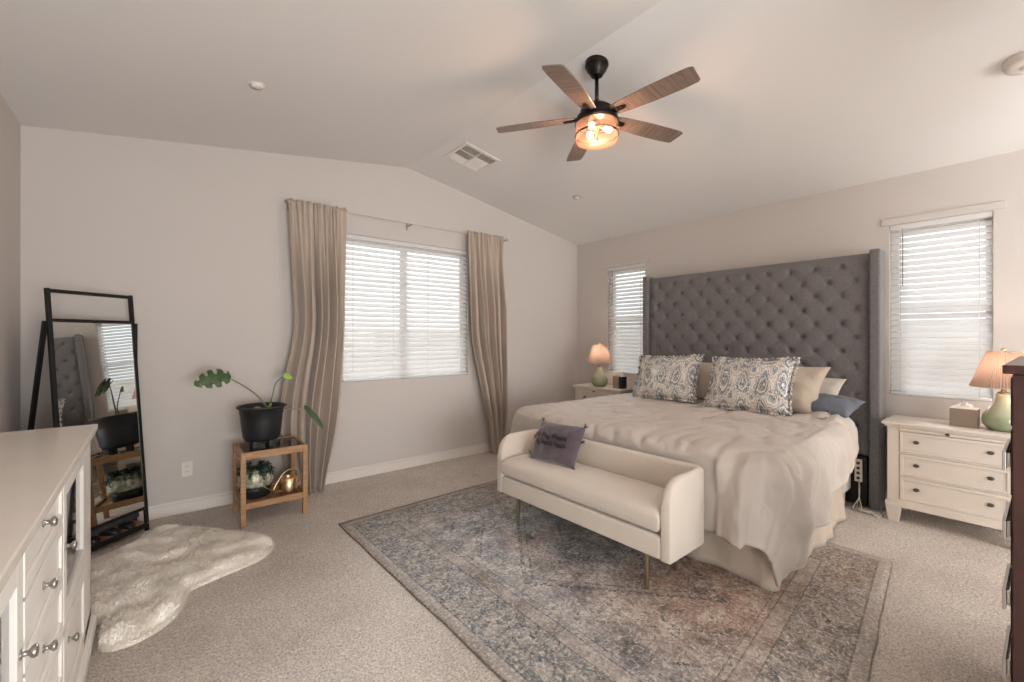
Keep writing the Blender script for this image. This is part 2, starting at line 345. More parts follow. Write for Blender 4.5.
def lathe(bm, prof, c=(0, 0, 0), n=32, mtx=None, cap0=True, cap1=True, ripple=0, rn=0):
    rings = []
    for r, z in prof:
        ring = []
        for i in range(n):
            rr = r*(1 + ripple*cos(rn*2*pi*i/n)) if rn else r
            p = Vector((rr*cos(2*pi*i/n), rr*sin(2*pi*i/n), z)) + Vector(c)
            if mtx is not None: p = mtx @ p
            ring.append(bm.verts.new(p))
        rings.append(ring)
    for a, b in zip(rings, rings[1:]):
        for i in range(n): bm.faces.new((a[i], a[(i+1)%n], b[(i+1)%n], b[i]))
    if cap0: bm.faces.new(list(reversed(rings[0])))
    if cap1: bm.faces.new(rings[-1])
def tube(bm, pts, r, n=8, r1=None, closed=False):
    pts = [Vector(p) for p in pts]; rings = []; prev = None; L = len(pts)
    for i, p in enumerate(pts):
        if closed: t = pts[(i+1) % L] - pts[i-1]
        else: t = (pts[min(i+1, L-1)] - pts[max(i-1, 0)])
        t.normalize()
        if prev is None:
            s = t.cross(Vector((0, 0, 1)))
            if s.length < 0.05: s = t.cross(Vector((0, 1, 0)))
        else: s = prev - t*prev.dot(t)
        s.normalize(); prev = s; u = t.cross(s)
        rr = r if r1 is None else r + (r1-r)*i/(L-1)
        rings.append([bm.verts.new(p + s*rr*cos(2*pi*k/n) + u*rr*sin(2*pi*k/n)) for k in range(n)])
    pr = list(zip(rings, rings[1:])) + ([(rings[-1], rings[0])] if closed else [])
    for a, b in pr:
        for k in range(n): bm.faces.new((a[k], a[(k+1)%n], b[(k+1)%n], b[k]))
    if not closed: bm.faces.new(list(reversed(rings[0]))); bm.faces.new(rings[-1])
def smooth_path(pts, k=8):
    P = [Vector(p) for p in pts]; out = []
    for i in range(len(P)-1):
        p0 = P[max(i-1, 0)]; p1 = P[i]; p2 = P[i+1]; p3 = P[min(i+2, len(P)-1)]
        for j in range(k):
            t = j/k
            out.append(0.5*((2*p1) + (-p0+p2)*t + (2*p0-5*p1+4*p2-p3)*t*t + (-p0+3*p1-3*p2+p3)*t**3))
    out.append(P[-1]); return out
def prism(bm, poly, z0, z1, mtx=None):
    a = [bm.verts.new((x, y, z0)) for x, y in poly]; b = [bm.verts.new((x, y, z1)) for x, y in poly]
    if mtx is not None:
        for v in a+b: v.co = mtx @ v.co
    n = len(poly)
    for i in range(n): bm.faces.new((a[i], a[(i+1)%n], b[(i+1)%n], b[i]))
    bm.faces.new(list(reversed(a))); bm.faces.new(b)
def obj(name, bm, mat, parent=None, bevel=0, smooth=False, seg=2, sub=0, solid=0, recalc=True):
    if recalc: bmesh.ops.recalc_face_normals(bm, faces=bm.faces[:])
    me = bpy.data.meshes.new(name); bm.to_mesh(me); bm.free()
    if smooth:
        for p in me.polygons: p.use_smooth = True
    me.materials.append(M[mat] if isinstance(mat, str) else mat)
    o = bpy.data.objects.new(name, me); C.objects.link(o)
    if parent is not None: o.parent = parent
    if solid:
        s = o.modifiers.new('solid', 'SOLIDIFY'); s.thickness = solid; s.offset = -1
    if bevel:
        b = o.modifiers.new('bevel', 'BEVEL'); b.width = bevel; b.segments = seg; b.limit_method = 'ANGLE'; b.angle_limit = radians(40)
    if sub:
        s = o.modifiers.new('sub', 'SUBSURF'); s.levels = sub; s.render_levels = sub
    return o
def tag(o, label, cat, group=None, kind=None):
    o['label'] = label; o['category'] = cat
    if group: o['group'] = group
    if kind: o['kind'] = kind
    return o
def thing(name, label, cat, loc=(0, 0, 0), rz=0, group=None):
    o = bpy.data.objects.new(name, None); C.objects.link(o); o.location = loc; o.rotation_euler = (0, 0, rz); o.empty_display_size = 0.05
    return tag(o, label, cat, group)
def struct(name, bm, mat, parent=None, **k):
    o = obj(name, bm, mat, parent, **k)
    if parent is None: o['kind'] = 'structure'
    return o
def kids(o): return [c for c in C.objects if c.parent == o]
def dup(o, loc=None, rz=None, label=None, parent=None):
    c = o.copy(); C.objects.link(c)
    if parent is not None: c.parent = parent
    for ch in kids(o): dup(ch, parent=c)
    if loc is not None: c.location = loc
    if rz is not None: c.rotation_euler = (0, 0, rz)
    if label: c['label'] = label
    return c
def B(): return bmesh.new()

# ------------------------------------------------------------------ room shell
T = 0.14
WX0, WX1, WZ0, WZ1 = 1.40, 2.82, 0.935, 2.355
HZ0, HZ1 = 0.90, 2.275
HW = [(0.276, 0.852), (3.156, 3.732)]
b = B(); box(b, XL-T, XH+T, YD-T, YW+T, -0.12, 0); struct('floor', b, 'carpet')
def gable(bm, y0, y1, xa, xb, za, top=True):
    poly = [(xa, za), (xb, za)]
    zt = zceil
    pts = [(xb, zt(xb))] + ([(XR, ZR)] if xa < XR < xb else []) + [(xa, zt(xa))]
    m = Matrix(((1,0,0,0), (0,0,1,0), (0,1,0,0), (0,0,0,1)))
    prism(bm, poly+pts, y0, y1, m)
b = B()
gable(b, YW, YW+T, XL-T, WX0, 0); gable(b, YW, YW+T, WX1, XH+T, 0); gable(b, YW, YW+T, WX0, WX1, WZ1); box(b, WX0, WX1, YW, YW+T, 0, WZ0)
struct('wall_window', b, 'wall')
b = B(); ys = [YD-T, HW[0][0], HW[0][1], HW[1][0], HW[1][1], YW]
for i in (0, 2, 4): box(b, XH, XH+T, ys[i], ys[i+1], 0, ZS)
for a, c in HW: box(b, XH, XH+T, a, c, 0, HZ0); box(b, XH, XH+T, a, c, HZ1, ZS)
struct('wall_headboard', b, 'wall')
b = B(); box(b, XL-T, XL, YD-T, YW, 0, ZSL); struct('wall_left', b, 'wall')
b = B(); gable(b, YD-T, YD, XL, XH, 0); struct('wall_back', b, 'wall')
b = B(); gable(b, YB-T, YB, 1.85, 3.0, 0); struct('wall_stub', b, 'wall')
b = B()
m = Matrix(((1,0,0,0), (0,0,1,0), (0,1,0,0), (0,0,0,1)))
zo, zp = zceil(XL-T), zceil(XH+T)
prism(b, [(XL-T, zo), (XR, ZR), (XH+T, zp), (XH+T, zp+0.15), (XR, ZR+0.15), (XL-T, zo+0.15)], YD-T, YW+T, m)
struct('ceiling', b, 'ceil')
# baseboards
def baseboard(name, bm): return struct(name, bm, 'trim', bevel=0.004)
b = B(); box(b, XL, XH, YW-0.014, YW, 0, 0.085); box(b, XL, XH, YW-0.009, YW, 0.085, 0.105); baseboard('baseboard_window', b)
b = B(); box(b, XH-0.014, XH, YD, YW-0.014, 0, 0.085); box(b, XH-0.009, XH, YD, YW-0.014, 0.085, 0.105); baseboard('baseboard_headboard', b)
b = B(); box(b, XL, XL+0.014, YD, YW-0.014, 0, 0.085); box(b, XL, XL+0.009, YD, YW-0.014, 0.085, 0.105); baseboard('baseboard_left', b)
# windows (frame + panes)
def window(name, along, a0, a1, z0, z1, plane, mull):
    """along 'x': opening a0..a1 in x at y=plane (outwards +y); 'y': opening in y at x=plane"""
    def bx(bm, p0, p1, d0, d1, q0, q1):
        if along == 'x': box(bm, p0, p1, plane+d0, plane+d1, q0, q1)
        else: box(bm, plane+d0, plane+d1, p0, p1, q0, q1)
    b = B(); w = 0.045
    bx(b, a0, a1, 0.085, 0.125, z0, z0+w); bx(b, a0, a1, 0.085, 0.125, z1-w, z1)
    bx(b, a0, a0+w, 0.085, 0.125, z0+w, z1-w); bx(b, a1-w, a1, 0.085, 0.125, z0+w, z1-w)
    if mull: c = (a0+a1)/2-0.04; bx(b, c-0.035, c+0.035, 0.08, 0.125, z0+w, z1-w)
    else: c = (z0+z1)/2; bx(b, a0+w, a1-w, 0.08, 0.125, c-0.02, c+0.02)
    o = struct(name, b, 'trim', bevel=0.003)
    b = B(); bx(b, a0+w, a1-w, 0.104, 0.108, z0+w, z1-w); obj('pane', b, 'glass', o)
    return o
window('window_1', 'x', WX0, WX1, WZ0, WZ1, YW, True)
window('window_2', 'y', HW[0][0], HW[0][1], HZ0, HZ1, XH, False)
window('window_3', 'y', HW[1][0], HW[1][1], HZ0, HZ1, XH, False)
# outside: ground and a stucco garden wall
b = B(); box(b, -12, 30, -14, 30, -0.5, -0.35); o = struct('ground_outside', b, plain('desert_gravel', (176, 164, 150), 0.95, var=14, scale=3))
b = B(); box(b, -6, 14, 10, 10.2, -0.35, 1.55); struct('garden_wall_north', b, plain('stucco_block', (170, 162, 150), 0.9, var=8))
b = B(); box(b, 10.4, 10.6, -6, 9.9, -0.35, 1.65); struct('garden_wall_east', b, plain('stucco_block_east', (176, 168, 158), 0.9, var=8))

# ------------------------------------------------------------------ blinds
def blind(label, a0, a1, z0, z1, along, plane, wand_side, val_over, tilt):
    t = thing('window_blind', label, 'window blind', (0, 0, 0), 0, 'white slatted window blinds')
    def tf(p, d, z):  # p along, d inwards (towards the room), z
        return Vector((p, plane-d, z)) if along == 'x' else Vector((plane-d, p, z))
    def bx(bm, p0, p1, d0, d1, q0, q1):
        A, Bq = tf(p0, d0, q0), tf(p1, d1, q1)
        box(bm, min(A.x, Bq.x), max(A.x, Bq.x), min(A.y, Bq.y), max(A.y, Bq.y), q0, q1)
    b = B(); n = 27; pitch = (z1-z0-0.09)/n; hw = 0.0255
    for i in range(n):
        zc = z0+0.035+(i+0.5)*pitch; ca, sa = cos(tilt), sin(tilt)
        prof = []
        for s in (-1, -0.4, 0.4, 1): prof.append((s*hw*ca, s*hw*sa + 0.0025*(1-s*s)))
        vs = []
        for th in (0, -0.0028):
            for e in (a0+0.008, a1-0.008):
                vs.append([b.verts.new(tf(e, -0.03+d, zc-zz+th)) for d, zz in prof])
        (A, Bv, Cc, D) = vs
        for k in range(3):
            b.faces.new((A[k], A[k+1], Bv[k+1], Bv[k])); b.faces.new((Cc[k], D[k], D[k+1], Cc[k+1]))
            b.faces.new((A[k], Cc[k], Cc[k+1], A[k+1])); b.faces.new((Bv[k], Bv[k+1], D[k+1], D[k]))
        b.faces.new((A[0], Bv[0], D[0], Cc[0])); b.faces.new((A[3], Cc[3], D[3], Bv[3]))
    obj('slats', b, 'slat', t)
    b = B(); bx(b, a0+0.004, a1-0.004, -0.06, -0.004, z1-0.04, z1-0.001); obj('headrail', b, 'slat', t, bevel=0.003)
    b = B(); bx(b, a0+0.006, a1-0.006, -0.056, -0.002, z0+0.004, z0+0.026); obj('bottom_rail', b, 'slat', t, bevel=0.003)
    b = B()
    for f in ((0.12, 0.88) if a1-a0 < 1 else (0.07, 0.36, 0.64, 0.93)):
        p = a0+(a1-a0)*f; bx(b, p-0.002, p+0.002, -0.0045, -0.003, z0+0.02, z1-0.05)
    obj('ladder_cord', b, 'cord', t)
    if wand_side is not None:
        p = wand_side; b = B(); tube(b, [tf(p, 0.012, z1-0.04), tf(p, 0.016, z1-0.50)], 0.0045, 6); obj('tilt_wand', b, plain('grey_wand', (150, 150, 150), 0.4), t)
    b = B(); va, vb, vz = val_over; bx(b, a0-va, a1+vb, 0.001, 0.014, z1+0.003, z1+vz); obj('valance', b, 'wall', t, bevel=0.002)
    return t
blind('wide white slatted blind in the large window between the curtains', WX0, WX1, WZ0, WZ1, 'x', YW, None, (0.01, 0.01, 0.06), 0.90)
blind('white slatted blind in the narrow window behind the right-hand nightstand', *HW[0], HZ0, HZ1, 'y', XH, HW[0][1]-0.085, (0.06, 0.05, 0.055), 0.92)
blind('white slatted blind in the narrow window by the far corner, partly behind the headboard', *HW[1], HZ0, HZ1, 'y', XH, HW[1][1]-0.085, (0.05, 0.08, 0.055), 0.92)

# ------------------------------------------------------------------ outlets, vent, detectors
def outlet(label, loc, rz):
    t = thing('wall_outlet', label, 'wall outlet', loc, rz, 'white duplex wall outlets')
    b = B(); box(b, -0.035, 0.035, -0.006, 0, -0.057, 0.057); obj('cover_plate', b, 'outlet', t, bevel=0.003)
    for s in (-1, 1):
        b = B(); lathe(b, [(0.0, -0.0), (0.016, 0.0), (0.016, 0.003), (0.0, 0.003)], (0, 0, 0), 16, Matrix.Translation((0, -0.006, s*0.021)) @ Matrix.Rotation(pi/2, 4, 'X'), False, False)
        f = obj('socket', b, 'outlet', t)
        b = B(); box(b, -0.008, -0.005, -0.0098, -0.009, s*0.021-0.002, s*0.021+0.007); box(b, 0.005, 0.008, -0.0098, -0.009, s*0.021-0.002, s*0.021+0.007); obj('slot', b, 'slot', f)
    return t
outlet('white wall outlet low on the wall between mirror and wooden plant stand', (0.208, YW, 0.338), 0)
outlet('white wall outlet low on the wall between right curtain and far corner', (3.573, YW, 0.344), 0)

SL = math.atan((ZR-ZS)/(XH-XR)); SLL = math.atan((ZR-ZSL)/(XR-XL))
def on_ceiling(o, x, y):
    o.location = (x, y, zceil(x)); o.rotation_euler = (0, SL if x > XR else -SLL, 0)
t = thing('ceiling_vent', 'square white ceiling vent with six louvred panels left of the fan', 'air vent'); on_ceiling(t, 2.375, 3.525)
b = B(); s = 0.20
for a, c, d, e in ((-s, s, -s, -s+0.035), (-s, s, s-0.035, s), (-s, -s+0.03, -s+0.035, s-0.035), (s-0.03, s, -s+0.035, s-0.035)): box(b, a, c, d, e, -0.012, 0.0)
box(b, -0.006, 0.006, -0.17, 0.17, -0.011, -0.001)
for k in (-0.057, 0.057): box(b, -0.17, 0.17, k-0.006, k+0.006, -0.011, -0.001)
obj('frame', b, 'trim', t, bevel=0.002)
b = B(); box(b, -0.169, 0.169, -0.164, 0.164, -0.0012, -0.0002); obj('duct_shade_plate', b, plain('vent_shadow_grey', (120, 118, 116), 0.8), t)  # flat grey plate: shade of the duct painted behind the louvres
for ci, x0 in enumerate((-0.165, 0.006)):
    for ri, y0 in enumerate((-0.166, -0.052, 0.062)):
        b = B(); n = 8; op = (ri == 0) or (ri == 1 and ci == 0)
        for i in range(n):
            yy = y0+0.003+(i+0.5)*0.102/n
            box(b, 0.002, 0.157, -0.0075, 0.0075, -0.0006, 0.0006, Matrix.Translation((x0, yy, -0.0068)) @ Matrix.Rotation(0.75 if op else -0.75, 4, 'X'))
        obj('louvre_panel', b, 'trim', t)
t = thing('sprinkler_cover', 'small round white sprinkler cover on the ceiling above the curtained window', 'ceiling fitting'); on_ceiling(t, 0.498, 3.095)
b = B(); lathe(b, [(0.032, -0.0), (0.036, -0.006), (0.034, -0.014), (0.0, -0.016)], n=28, cap0=False, cap1=False); obj('cap', b, 'trim', t, smooth=True)
b = B(); lathe(b, [(0.046, 0.0), (0.046, -0.003), (0.036, -0.004)], n=28, cap0=False, cap1=False); obj('rim', b, 'trim', t, smooth=True)
t = thing('sprinkler_cover', 'small round ceiling sprinkler cover right of the vent, below the fan', 'ceiling fitting'); on_ceiling(t, 3.546, 3.247)
b = B(); lathe(b, [(0.032, -0.0), (0.036, -0.006), (0.034, -0.012), (0.0, -0.014)], n=28, cap0=False, cap1=False); obj('cap', b, 'trim', t, smooth=True)
b = B(); lathe(b, [(0.046, 0.0), (0.046, -0.003), (0.036, -0.004)], n=28, cap0=False, cap1=False); obj('rim', b, 'nickel', t, smooth=True)
t = thing('smoke_alarm', 'white round smoke alarm at the right edge of the ceiling', 'smoke alarm'); on_ceiling(t, 3.63, 0.10)
b = B(); lathe(b, [(0.085, 0.0), (0.085, -0.012), (0.078, -0.016), (0.075, -0.034), (0.05, -0.042), (0.0, -0.044)], n=36, cap0=False, cap1=False); obj('housing', b, 'trim', t, smooth=True)
b = B(); lathe(b, [(0.02, -0.041), (0.02, -0.047), (0.0, -0.048)], n=18, cap0=False, cap1=False); obj('test_button', b, 'trim', t, smooth=True)

# ------------------------------------------------------------------ curtain rod and curtains
RZ, RY = 2.532, 4.165
t = thing('curtain_rod', 'thin white curtain rod spanning above the large window', 'curtain rod')
b = B(); tube(b, [(0.90, RY, RZ), (3.30, RY, RZ)], 0.007, 10); obj('rod', b, 'cord', t, smooth=True)
for x in (0.93, 2.06, 3.27):
    b = B(); box(b, x-0.01, x+0.01, YW-0.006, YW, RZ-0.05, RZ+0.02); beam(b, (x, YW-0.004, RZ-0.015), (x, RY, RZ-0.015), 0.012, 0.006); box(b, x-0.006, x+0.006, RY-0.012, RY+0.012, RZ-0.02, RZ-0.009)
    obj('bracket', b, 'nickel', t)
for x, s in ((0.90, -1), (3.30, 1)):
    b = B(); lathe(b, [(0.007, 0), (0.014, 0.006), (0.012, 0.02), (0.0, 0.024)], n=14, mtx=Matrix.Translation((x, RY, RZ)) @ Matrix.Rotation(s*pi/2, 4, 'Y')); obj('finial', b, 'nickel', t, smooth=True)
def interp(tab, z):
    for (z0, v0), (z1, v1) in zip(tab, tab[1:]):
        if z >= z1:
            f = (z-z1)/(z0-z1) if z0 != z1 else 0; f = f*f*(3-2*f) if False else f
            return v1+(v0-v1)*f
    return tab[-1][1]
def sinterp(tab, z):
    return sum(interp(tab, min(2.59, max(0, z+d)))*w for d, w in ((-0.24, 1), (-0.16, 2), (-0.08, 3), (0, 4), (0.08, 3), (0.16, 2), (0.24, 1)))/16
def curtain(label, left, right, yt, yb, nf, seed):
    NX, NZ = 220, 60; b = B(); g = []; ph = seed*1.7
    tops = RZ+0.012
    def F(u, hz):
        w = u + 0.030*sin(2*pi*1.3*u+ph) + 0.018*sin(2*pi*3.1*u+2*ph)
        big = sin(2*pi*nf*w+ph+0.4*sin(3*hz+ph)); big = math.copysign(abs(big)**0.75, big)
        low_ = min(1, hz*3.0)
        top = 0.014*sin(2*pi*nf*2.0*w+1.0)+0.008*sin(2*pi*nf*3.3*w)
        return top*(1-0.8*low_) + low_*(0.058*big + 0.022*sin(2*pi*nf*0.52*w+2*ph+hz*1.4) + 0.006*sin(2*pi*nf*2.3*w+hz*4))
    for j in range(NZ+1):
        z = tops*(1-j/NZ)+0.004; row = []; hz = 1-z/tops
        l, r = sinterp(left, z), sinterp(right, z)
        for i in range(NX+1):
            u = i/NX; f = F(u, hz)
            x = l+(r-l)*u + 0.012*min(1, hz*3)*cos(2*pi*nf*u+ph)
            y = min(YW-0.018, yt+(yb-yt)*min(1, hz*2.5) - f)
            row.append(b.verts.new((x, y, z)))
        g.append(row)
    for j in range(NZ):
        for i in range(NX): b.faces.new((g[j][i], g[j][i+1], g[j+1][i+1], g[j+1][i]))
    t = thing('curtain', label, 'curtain', (0, 0, 0), 0, 'taupe floor-length curtains')
    o = obj('panel', b, 'curtain', t, smooth=True, solid=0.004, recalc=False)
    # stitched rod pocket heading
    b = B()
    tw = []
    for i in range(121):
        u = i/120; l, r = interp(left, tops), interp(right, tops)
        tw.append((l+(r-l)*u, u))
    for z0, z1 in ((RZ+0.012, RZ+0.030),):
        rows = []
        for z in (z0-0.004, z1):
            rows.append([b.verts.new((x, yt - F(u, 0), z + 0.004*sin(40*u))) for x, u in tw])
        for i in range(120): b.faces.new((rows[0][i], rows[0][i+1], rows[1][i+1], rows[1][i]))
    obj('header_ruffle', b, 'curtain', t, smooth=True, solid=0.004, recalc=False)
    return t
curtain('taupe curtain at the left of the large window, behind the plant stand',
        [(2.6, 0.90), (1.43, 0.965), (1.0, 0.87), (0.8, 0.83), (0.5, 0.83), (0.25, 0.88), (0.0, 0.97)], [(2.6, 1.395), (1.43, 1.375), (0.8, 1.335), (0.45, 1.29), (0.15, 1.21), (0.0, 1.18)], 4.155, 4.135, 6.3, 1)
curtain('taupe curtain at the right of the large window, gathered towards the floor',
        [(2.6, 2.74), (1.33, 2.79), (0.65, 2.97), (0.3, 3.05), (0.07, 3.08), (0.0, 3.09)], [(2.6, 3.25), (1.33, 3.27), (0.62, 3.27), (0.15, 3.24), (0.0, 3.20)], 4.155, 4.135, 6.3, 2.3)

# ------------------------------------------------------------------ ceiling fan
FX, FY, FZ = 2.20, 1.845, 2.785
t = thing('ceiling_fan', 'five-blade ceiling fan with bronze motor and lit amber glass drum', 'ceiling fan', (FX, FY, FZ))
zc = zceil(FX) - FZ
b = B(); lathe(b, [(0.074, zc+0.015), (0.074, zc-0.022), (0.064, zc-0.026), (0.062, zc-0.048), (0.046, zc-0.066), (0.036, zc-0.084), (0.016, zc-0.09)], n=36); obj('canopy', b, 'bronze', t, smooth=True, bevel=0.002)
b = B(); lathe(b, [(0.0125, zc-0.09), (0.0125, 0.075)], n=16); obj('downrod', b, 'bronze', t, smooth=True)
b = B(); lathe(b, [(0.022, 0.09), (0.03, 0.075), (0.075, 0.055), (0.105, 0.03), (0.11, -0.005), (0.13, -0.015), (0.135, -0.045), (0.12, -0.05)], n=40); obj('motor_housing', b, 'bronze', t, smooth=True, bevel=0.002)
BR = 0.665
def blade_poly():
    return [(0.13, -0.045), (0.20, -0.055), (0.38, -0.066), (0.56, -0.068), (0.64, -0.066), (BR, -0.055), (BR-0.012, 0.050), (0.64, 0.060), (0.56, 0.066), (0.38, 0.066), (0.20, 0.055), (0.13, 0.045)]
b0 = B(); prism(b0, blade_poly(), -0.004, 0.004)
bl0 = obj('blade', b0, 'bladewood', t, bevel=0.002)
b = B(); prism(b, [(0.10, -0.02), (0.20, -0.016), (0.215, 0), (0.20, 0.016), (0.10, 0.02)], -0.012, -0.005)
for x in (0.165, 0.195): lathe(b, [(0.006, -0.016), (0.006, -0.011)], (x, 0, 0), 10)
obj('blade_iron', b, 'bronze', bl0, bevel=0.001)
for k in range(5):
    bl = bl0 if k == 0 else dup(bl0, parent=t)
    bl.location = (0, 0, -0.012); bl.rotation_euler = (radians(-11), radians(1.5), radians(56+72*k))
R0 = 0.132
b = B(); lathe(b, [(R0, -0.055), (R0, -0.165), (R0-0.004, -0.17), (0.0, -0.171)], n=48, cap0=False, cap1=False); obj('glass_drum', b, 'amberglass', t, smooth=True)
b = B()
for z in (-0.056, -0.128): tube(b, [((R0+0.003)*cos(a*pi/24), (R0+0.003)*sin(a*pi/24), z) for a in range(48)], 0.004, 6, closed=True)
obj('drum_band', b, 'bronze', t, smooth=True)
b = B(); lathe(b, [(0.03, -0.05), (0.03, -0.075), (0.012, -0.09), (0.008, -0.17), (0.0, -0.176)], n=16, cap1=False); obj('light_stem', b, 'brass', t, smooth=True)
for k in range(3):
    a = radians(75+120*k); dx, dy = cos(a), sin(a)
    b = B(); tube(b, [(0.02*dx, 0.02*dy, -0.075), (0.045*dx, 0.045*dy, -0.085)], 0.011, 10); s = obj('bulb_socket', b, 'bronze', t)
    mt = Matrix.Translation((0.045*dx, 0.045*dy, -0.085)) @ Vector((dx, dy, -0.35)).normalized().to_track_quat('Z', 'Y').to_matrix().to_4x4()
    b = B(); lathe(b, [(0.009, 0.0), (0.012, 0.01), (0.021, 0.028), (0.022, 0.038), (0.014, 0.052), (0.0, 0.057)], n=16, mtx=mt, cap1=False); obj('bulb', b, 'bulb', s, smooth=True)
b = B(); tube(b, [(-0.09, -0.08, -0.05), (-0.09, -0.08, -0.20)], 0.0015, 5); lathe(b, [(0.0, -0.215), (0.006, -0.21), (0.004, -0.198)], (-0.09, -0.08, 0), 8, cap0=False); obj('pull_chain', b, 'bronze', t)
def point(name, loc, power, col, r=0.03):
    l = bpy.data.lights.new(name, 'POINT'); l.energy = power; l.color = col; l.shadow_soft_size = r
    o = bpy.data.objects.new(name, l); C.objects.link(o); o.location = loc; return o
point('fan_light', (FX, FY, FZ-0.145), 11, (1.0, 0.80, 0.66), 0.05)

# ------------------------------------------------------------------ rug, sheepskin
b = B(); uvl = b.loops.layers.uv.new('UVMap')
cs = [(1.046, 3.29), (1.10, 0.33), (3.476, 0.617), (3.49, 3.385)]     # far-left, near-left, near-right, far-right
NU, NV = 40, 48; g = []
for j in range(NV+1):
    row = []
    for i in range(NU+1):
        u, v = i/NU, j/NV
        x = (cs[1][0]*(1-u)+cs[2][0]*u)*(1-v)+(cs[0][0]*(1-u)+cs[3][0]*u)*v; y = (cs[1][1]*(1-u)+cs[2][1]*u)*(1-v)+(cs[0][1]*(1-u)+cs[3][1]*u)*v
        e = min(u, 1-u, v, 1-v)
        if e == 0: x += 0.006*noise.noise(Vector((x*5, y*5, 0))); y += 0.006*noise.noise(Vector((x*5, y*5, 3)))
        row.append(b.verts.new((x, y, 0.009 + 0.0015*noise.noise(Vector((x*2, y*2, 1))))))
    g.append(row)
for j in range(NV):
    for i in range(NU):
        f = b.faces.new((g[j][i], g[j][i+1], g[j+1][i+1], g[j+1][i]))
        for lp, (du, dv) in zip(f.loops, ((0, 0), (1, 0), (1, 1), (0, 1))): lp[uvl].uv = ((i+du)/NU*2.42, (j+dv)/NV*2.95)
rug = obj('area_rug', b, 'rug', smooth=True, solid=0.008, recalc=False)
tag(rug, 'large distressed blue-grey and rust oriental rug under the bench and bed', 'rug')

out = [(0.603, 3.19), (0.59, 3.33), (0.52, 3.47), (0.42, 3.56), (0.33, 3.68), (0.26, 3.76), (0.17, 3.86), (0.07, 3.93), (-0.03, 3.92), (-0.06, 3.84), (-0.12, 3.75), (-0.24, 3.66), (-0.36, 3.58), (-0.44, 3.42), (-0.46, 3.22), (-0.42, 3.0), (-0.36, 2.86), (-0.185, 2.86), (-0.185, 2.63), (-0.10, 2.58), (-0.02, 2.60), (0.045, 2.65), (0.10, 2.73), (0.13, 2.85), (0.16, 2.93), (0.27, 2.98), (0.40, 3.02), (0.53, 3.08)]
out = [(max(x, -0.18) if y < 2.87 else x, y) for x, y in out]
oc = smooth_path([(x, y, 0) for x, y in out+[out[0]]], 6)[:-1]; oc = [(p.x, p.y) for p in oc]
cx0, cy0 = 0.02, 3.22
def inside(x, y):
    r = False; n = len(oc)
    for i in range(n):
        (x1, y1), (x2, y2) = oc[i], oc[(i+1) % n]
        if (y1 > y) != (y2 > y) and x < (x2-x1)*(y-y1)/(y2-y1)+x1: r = not r
    return r
def edged(x, y): return min(hypot(x-a, y-c) for a, c in oc)
fur = thing('sheepskin_rug', 'ivory sheepskin rug lying on the carpet in front of the standing mirror', 'sheepskin rug')
b = B(); NR = 26; rings = []
def furz(x, y, e): return 0.016 + 0.040*(1-exp(-e/0.03)) + (0.012*noise.noise(Vector((x*9, y*9, 0))) + 0.012*abs(noise.noise(Vector((x*26, y*26, 3))))) * min(1, e/0.05)
for k in range(NR+1):
    s = 1-(k/NR); s = 1-(1-s)**1.0
    rings.append([b.verts.new((cx0+(x-cx0)*(1-k/NR)*1.0, cy0+(y-cy0)*(1-k/NR), 0)) for x, y in oc] if k < NR else None)
cv = b.verts.new((cx0, cy0, 0)); rings[-1] = None
for ring in rings[:-1]:
    for v in ring: v.co.z = furz(v.co.x, v.co.y, edged(v.co.x, v.co.y))
cv.co.z = furz(cx0, cy0, 0.2); n = len(oc)
for a, c in zip(rings[:-1], rings[1:-1]):
    for i in range(n): b.faces.new((a[i], a[(i+1)%n], c[(i+1)%n], c[i]))
for i in range(n): b.faces.new((rings[-2][i], rings[-2][(i+1)%n], cv))
low = [b.verts.new((v.co.x, v.co.y, 0.001)) for v in rings[0]]
for i in range(n): b.faces.new((low[i], low[(i+1)%n], rings[0][(i+1)%n], rings[0][i]))
obj('hide', b, 'fur', fur, smooth=True)
b = B(); rnd = random.Random(3); cnt = 0
def tuft(x, y, z, dx, dy, L, w):
    lx, ly = -dy, dx; q = hypot(dx, dy) or 1; lx /= q; ly /= q
    a = b.verts.new((x-lx*w, y-ly*w, z)); c = b.verts.new((x+lx*w, y+ly*w, z))
    m1 = b.verts.new((x+dx*0.45+lx*w*0.7, y+dy*0.45+ly*w*0.7, z+L*0.65)); m0 = b.verts.new((x+dx*0.45-lx*w*0.7, y+dy*0.45-ly*w*0.7, z+L*0.65))
    e = b.verts.new((x+dx, y+dy, max(0.003, z+L*0.8)))
    b.faces.new((a, c, m1, m0)); b.faces.new((m0, m1, e))
while cnt < 30000:
    x, y = rnd.uniform(-0.47, 0.62), rnd.uniform(2.55, 3.95)
    if not inside(x, y): continue
    e = edged(x, y); flow = noise.noise(Vector((x*7, y*7, 5)))*3; dl = rnd.uniform(0.008, 0.022)
    dx, dy = dl*cos(flow+rnd.uniform(-0.7, 0.7)), dl*sin(flow+rnd.uniform(-0.7, 0.7))
    tuft(x, y, furz(x, y, e)-0.006, dx, dy, rnd.uniform(0.012, 0.030), 0.0028); cnt += 1
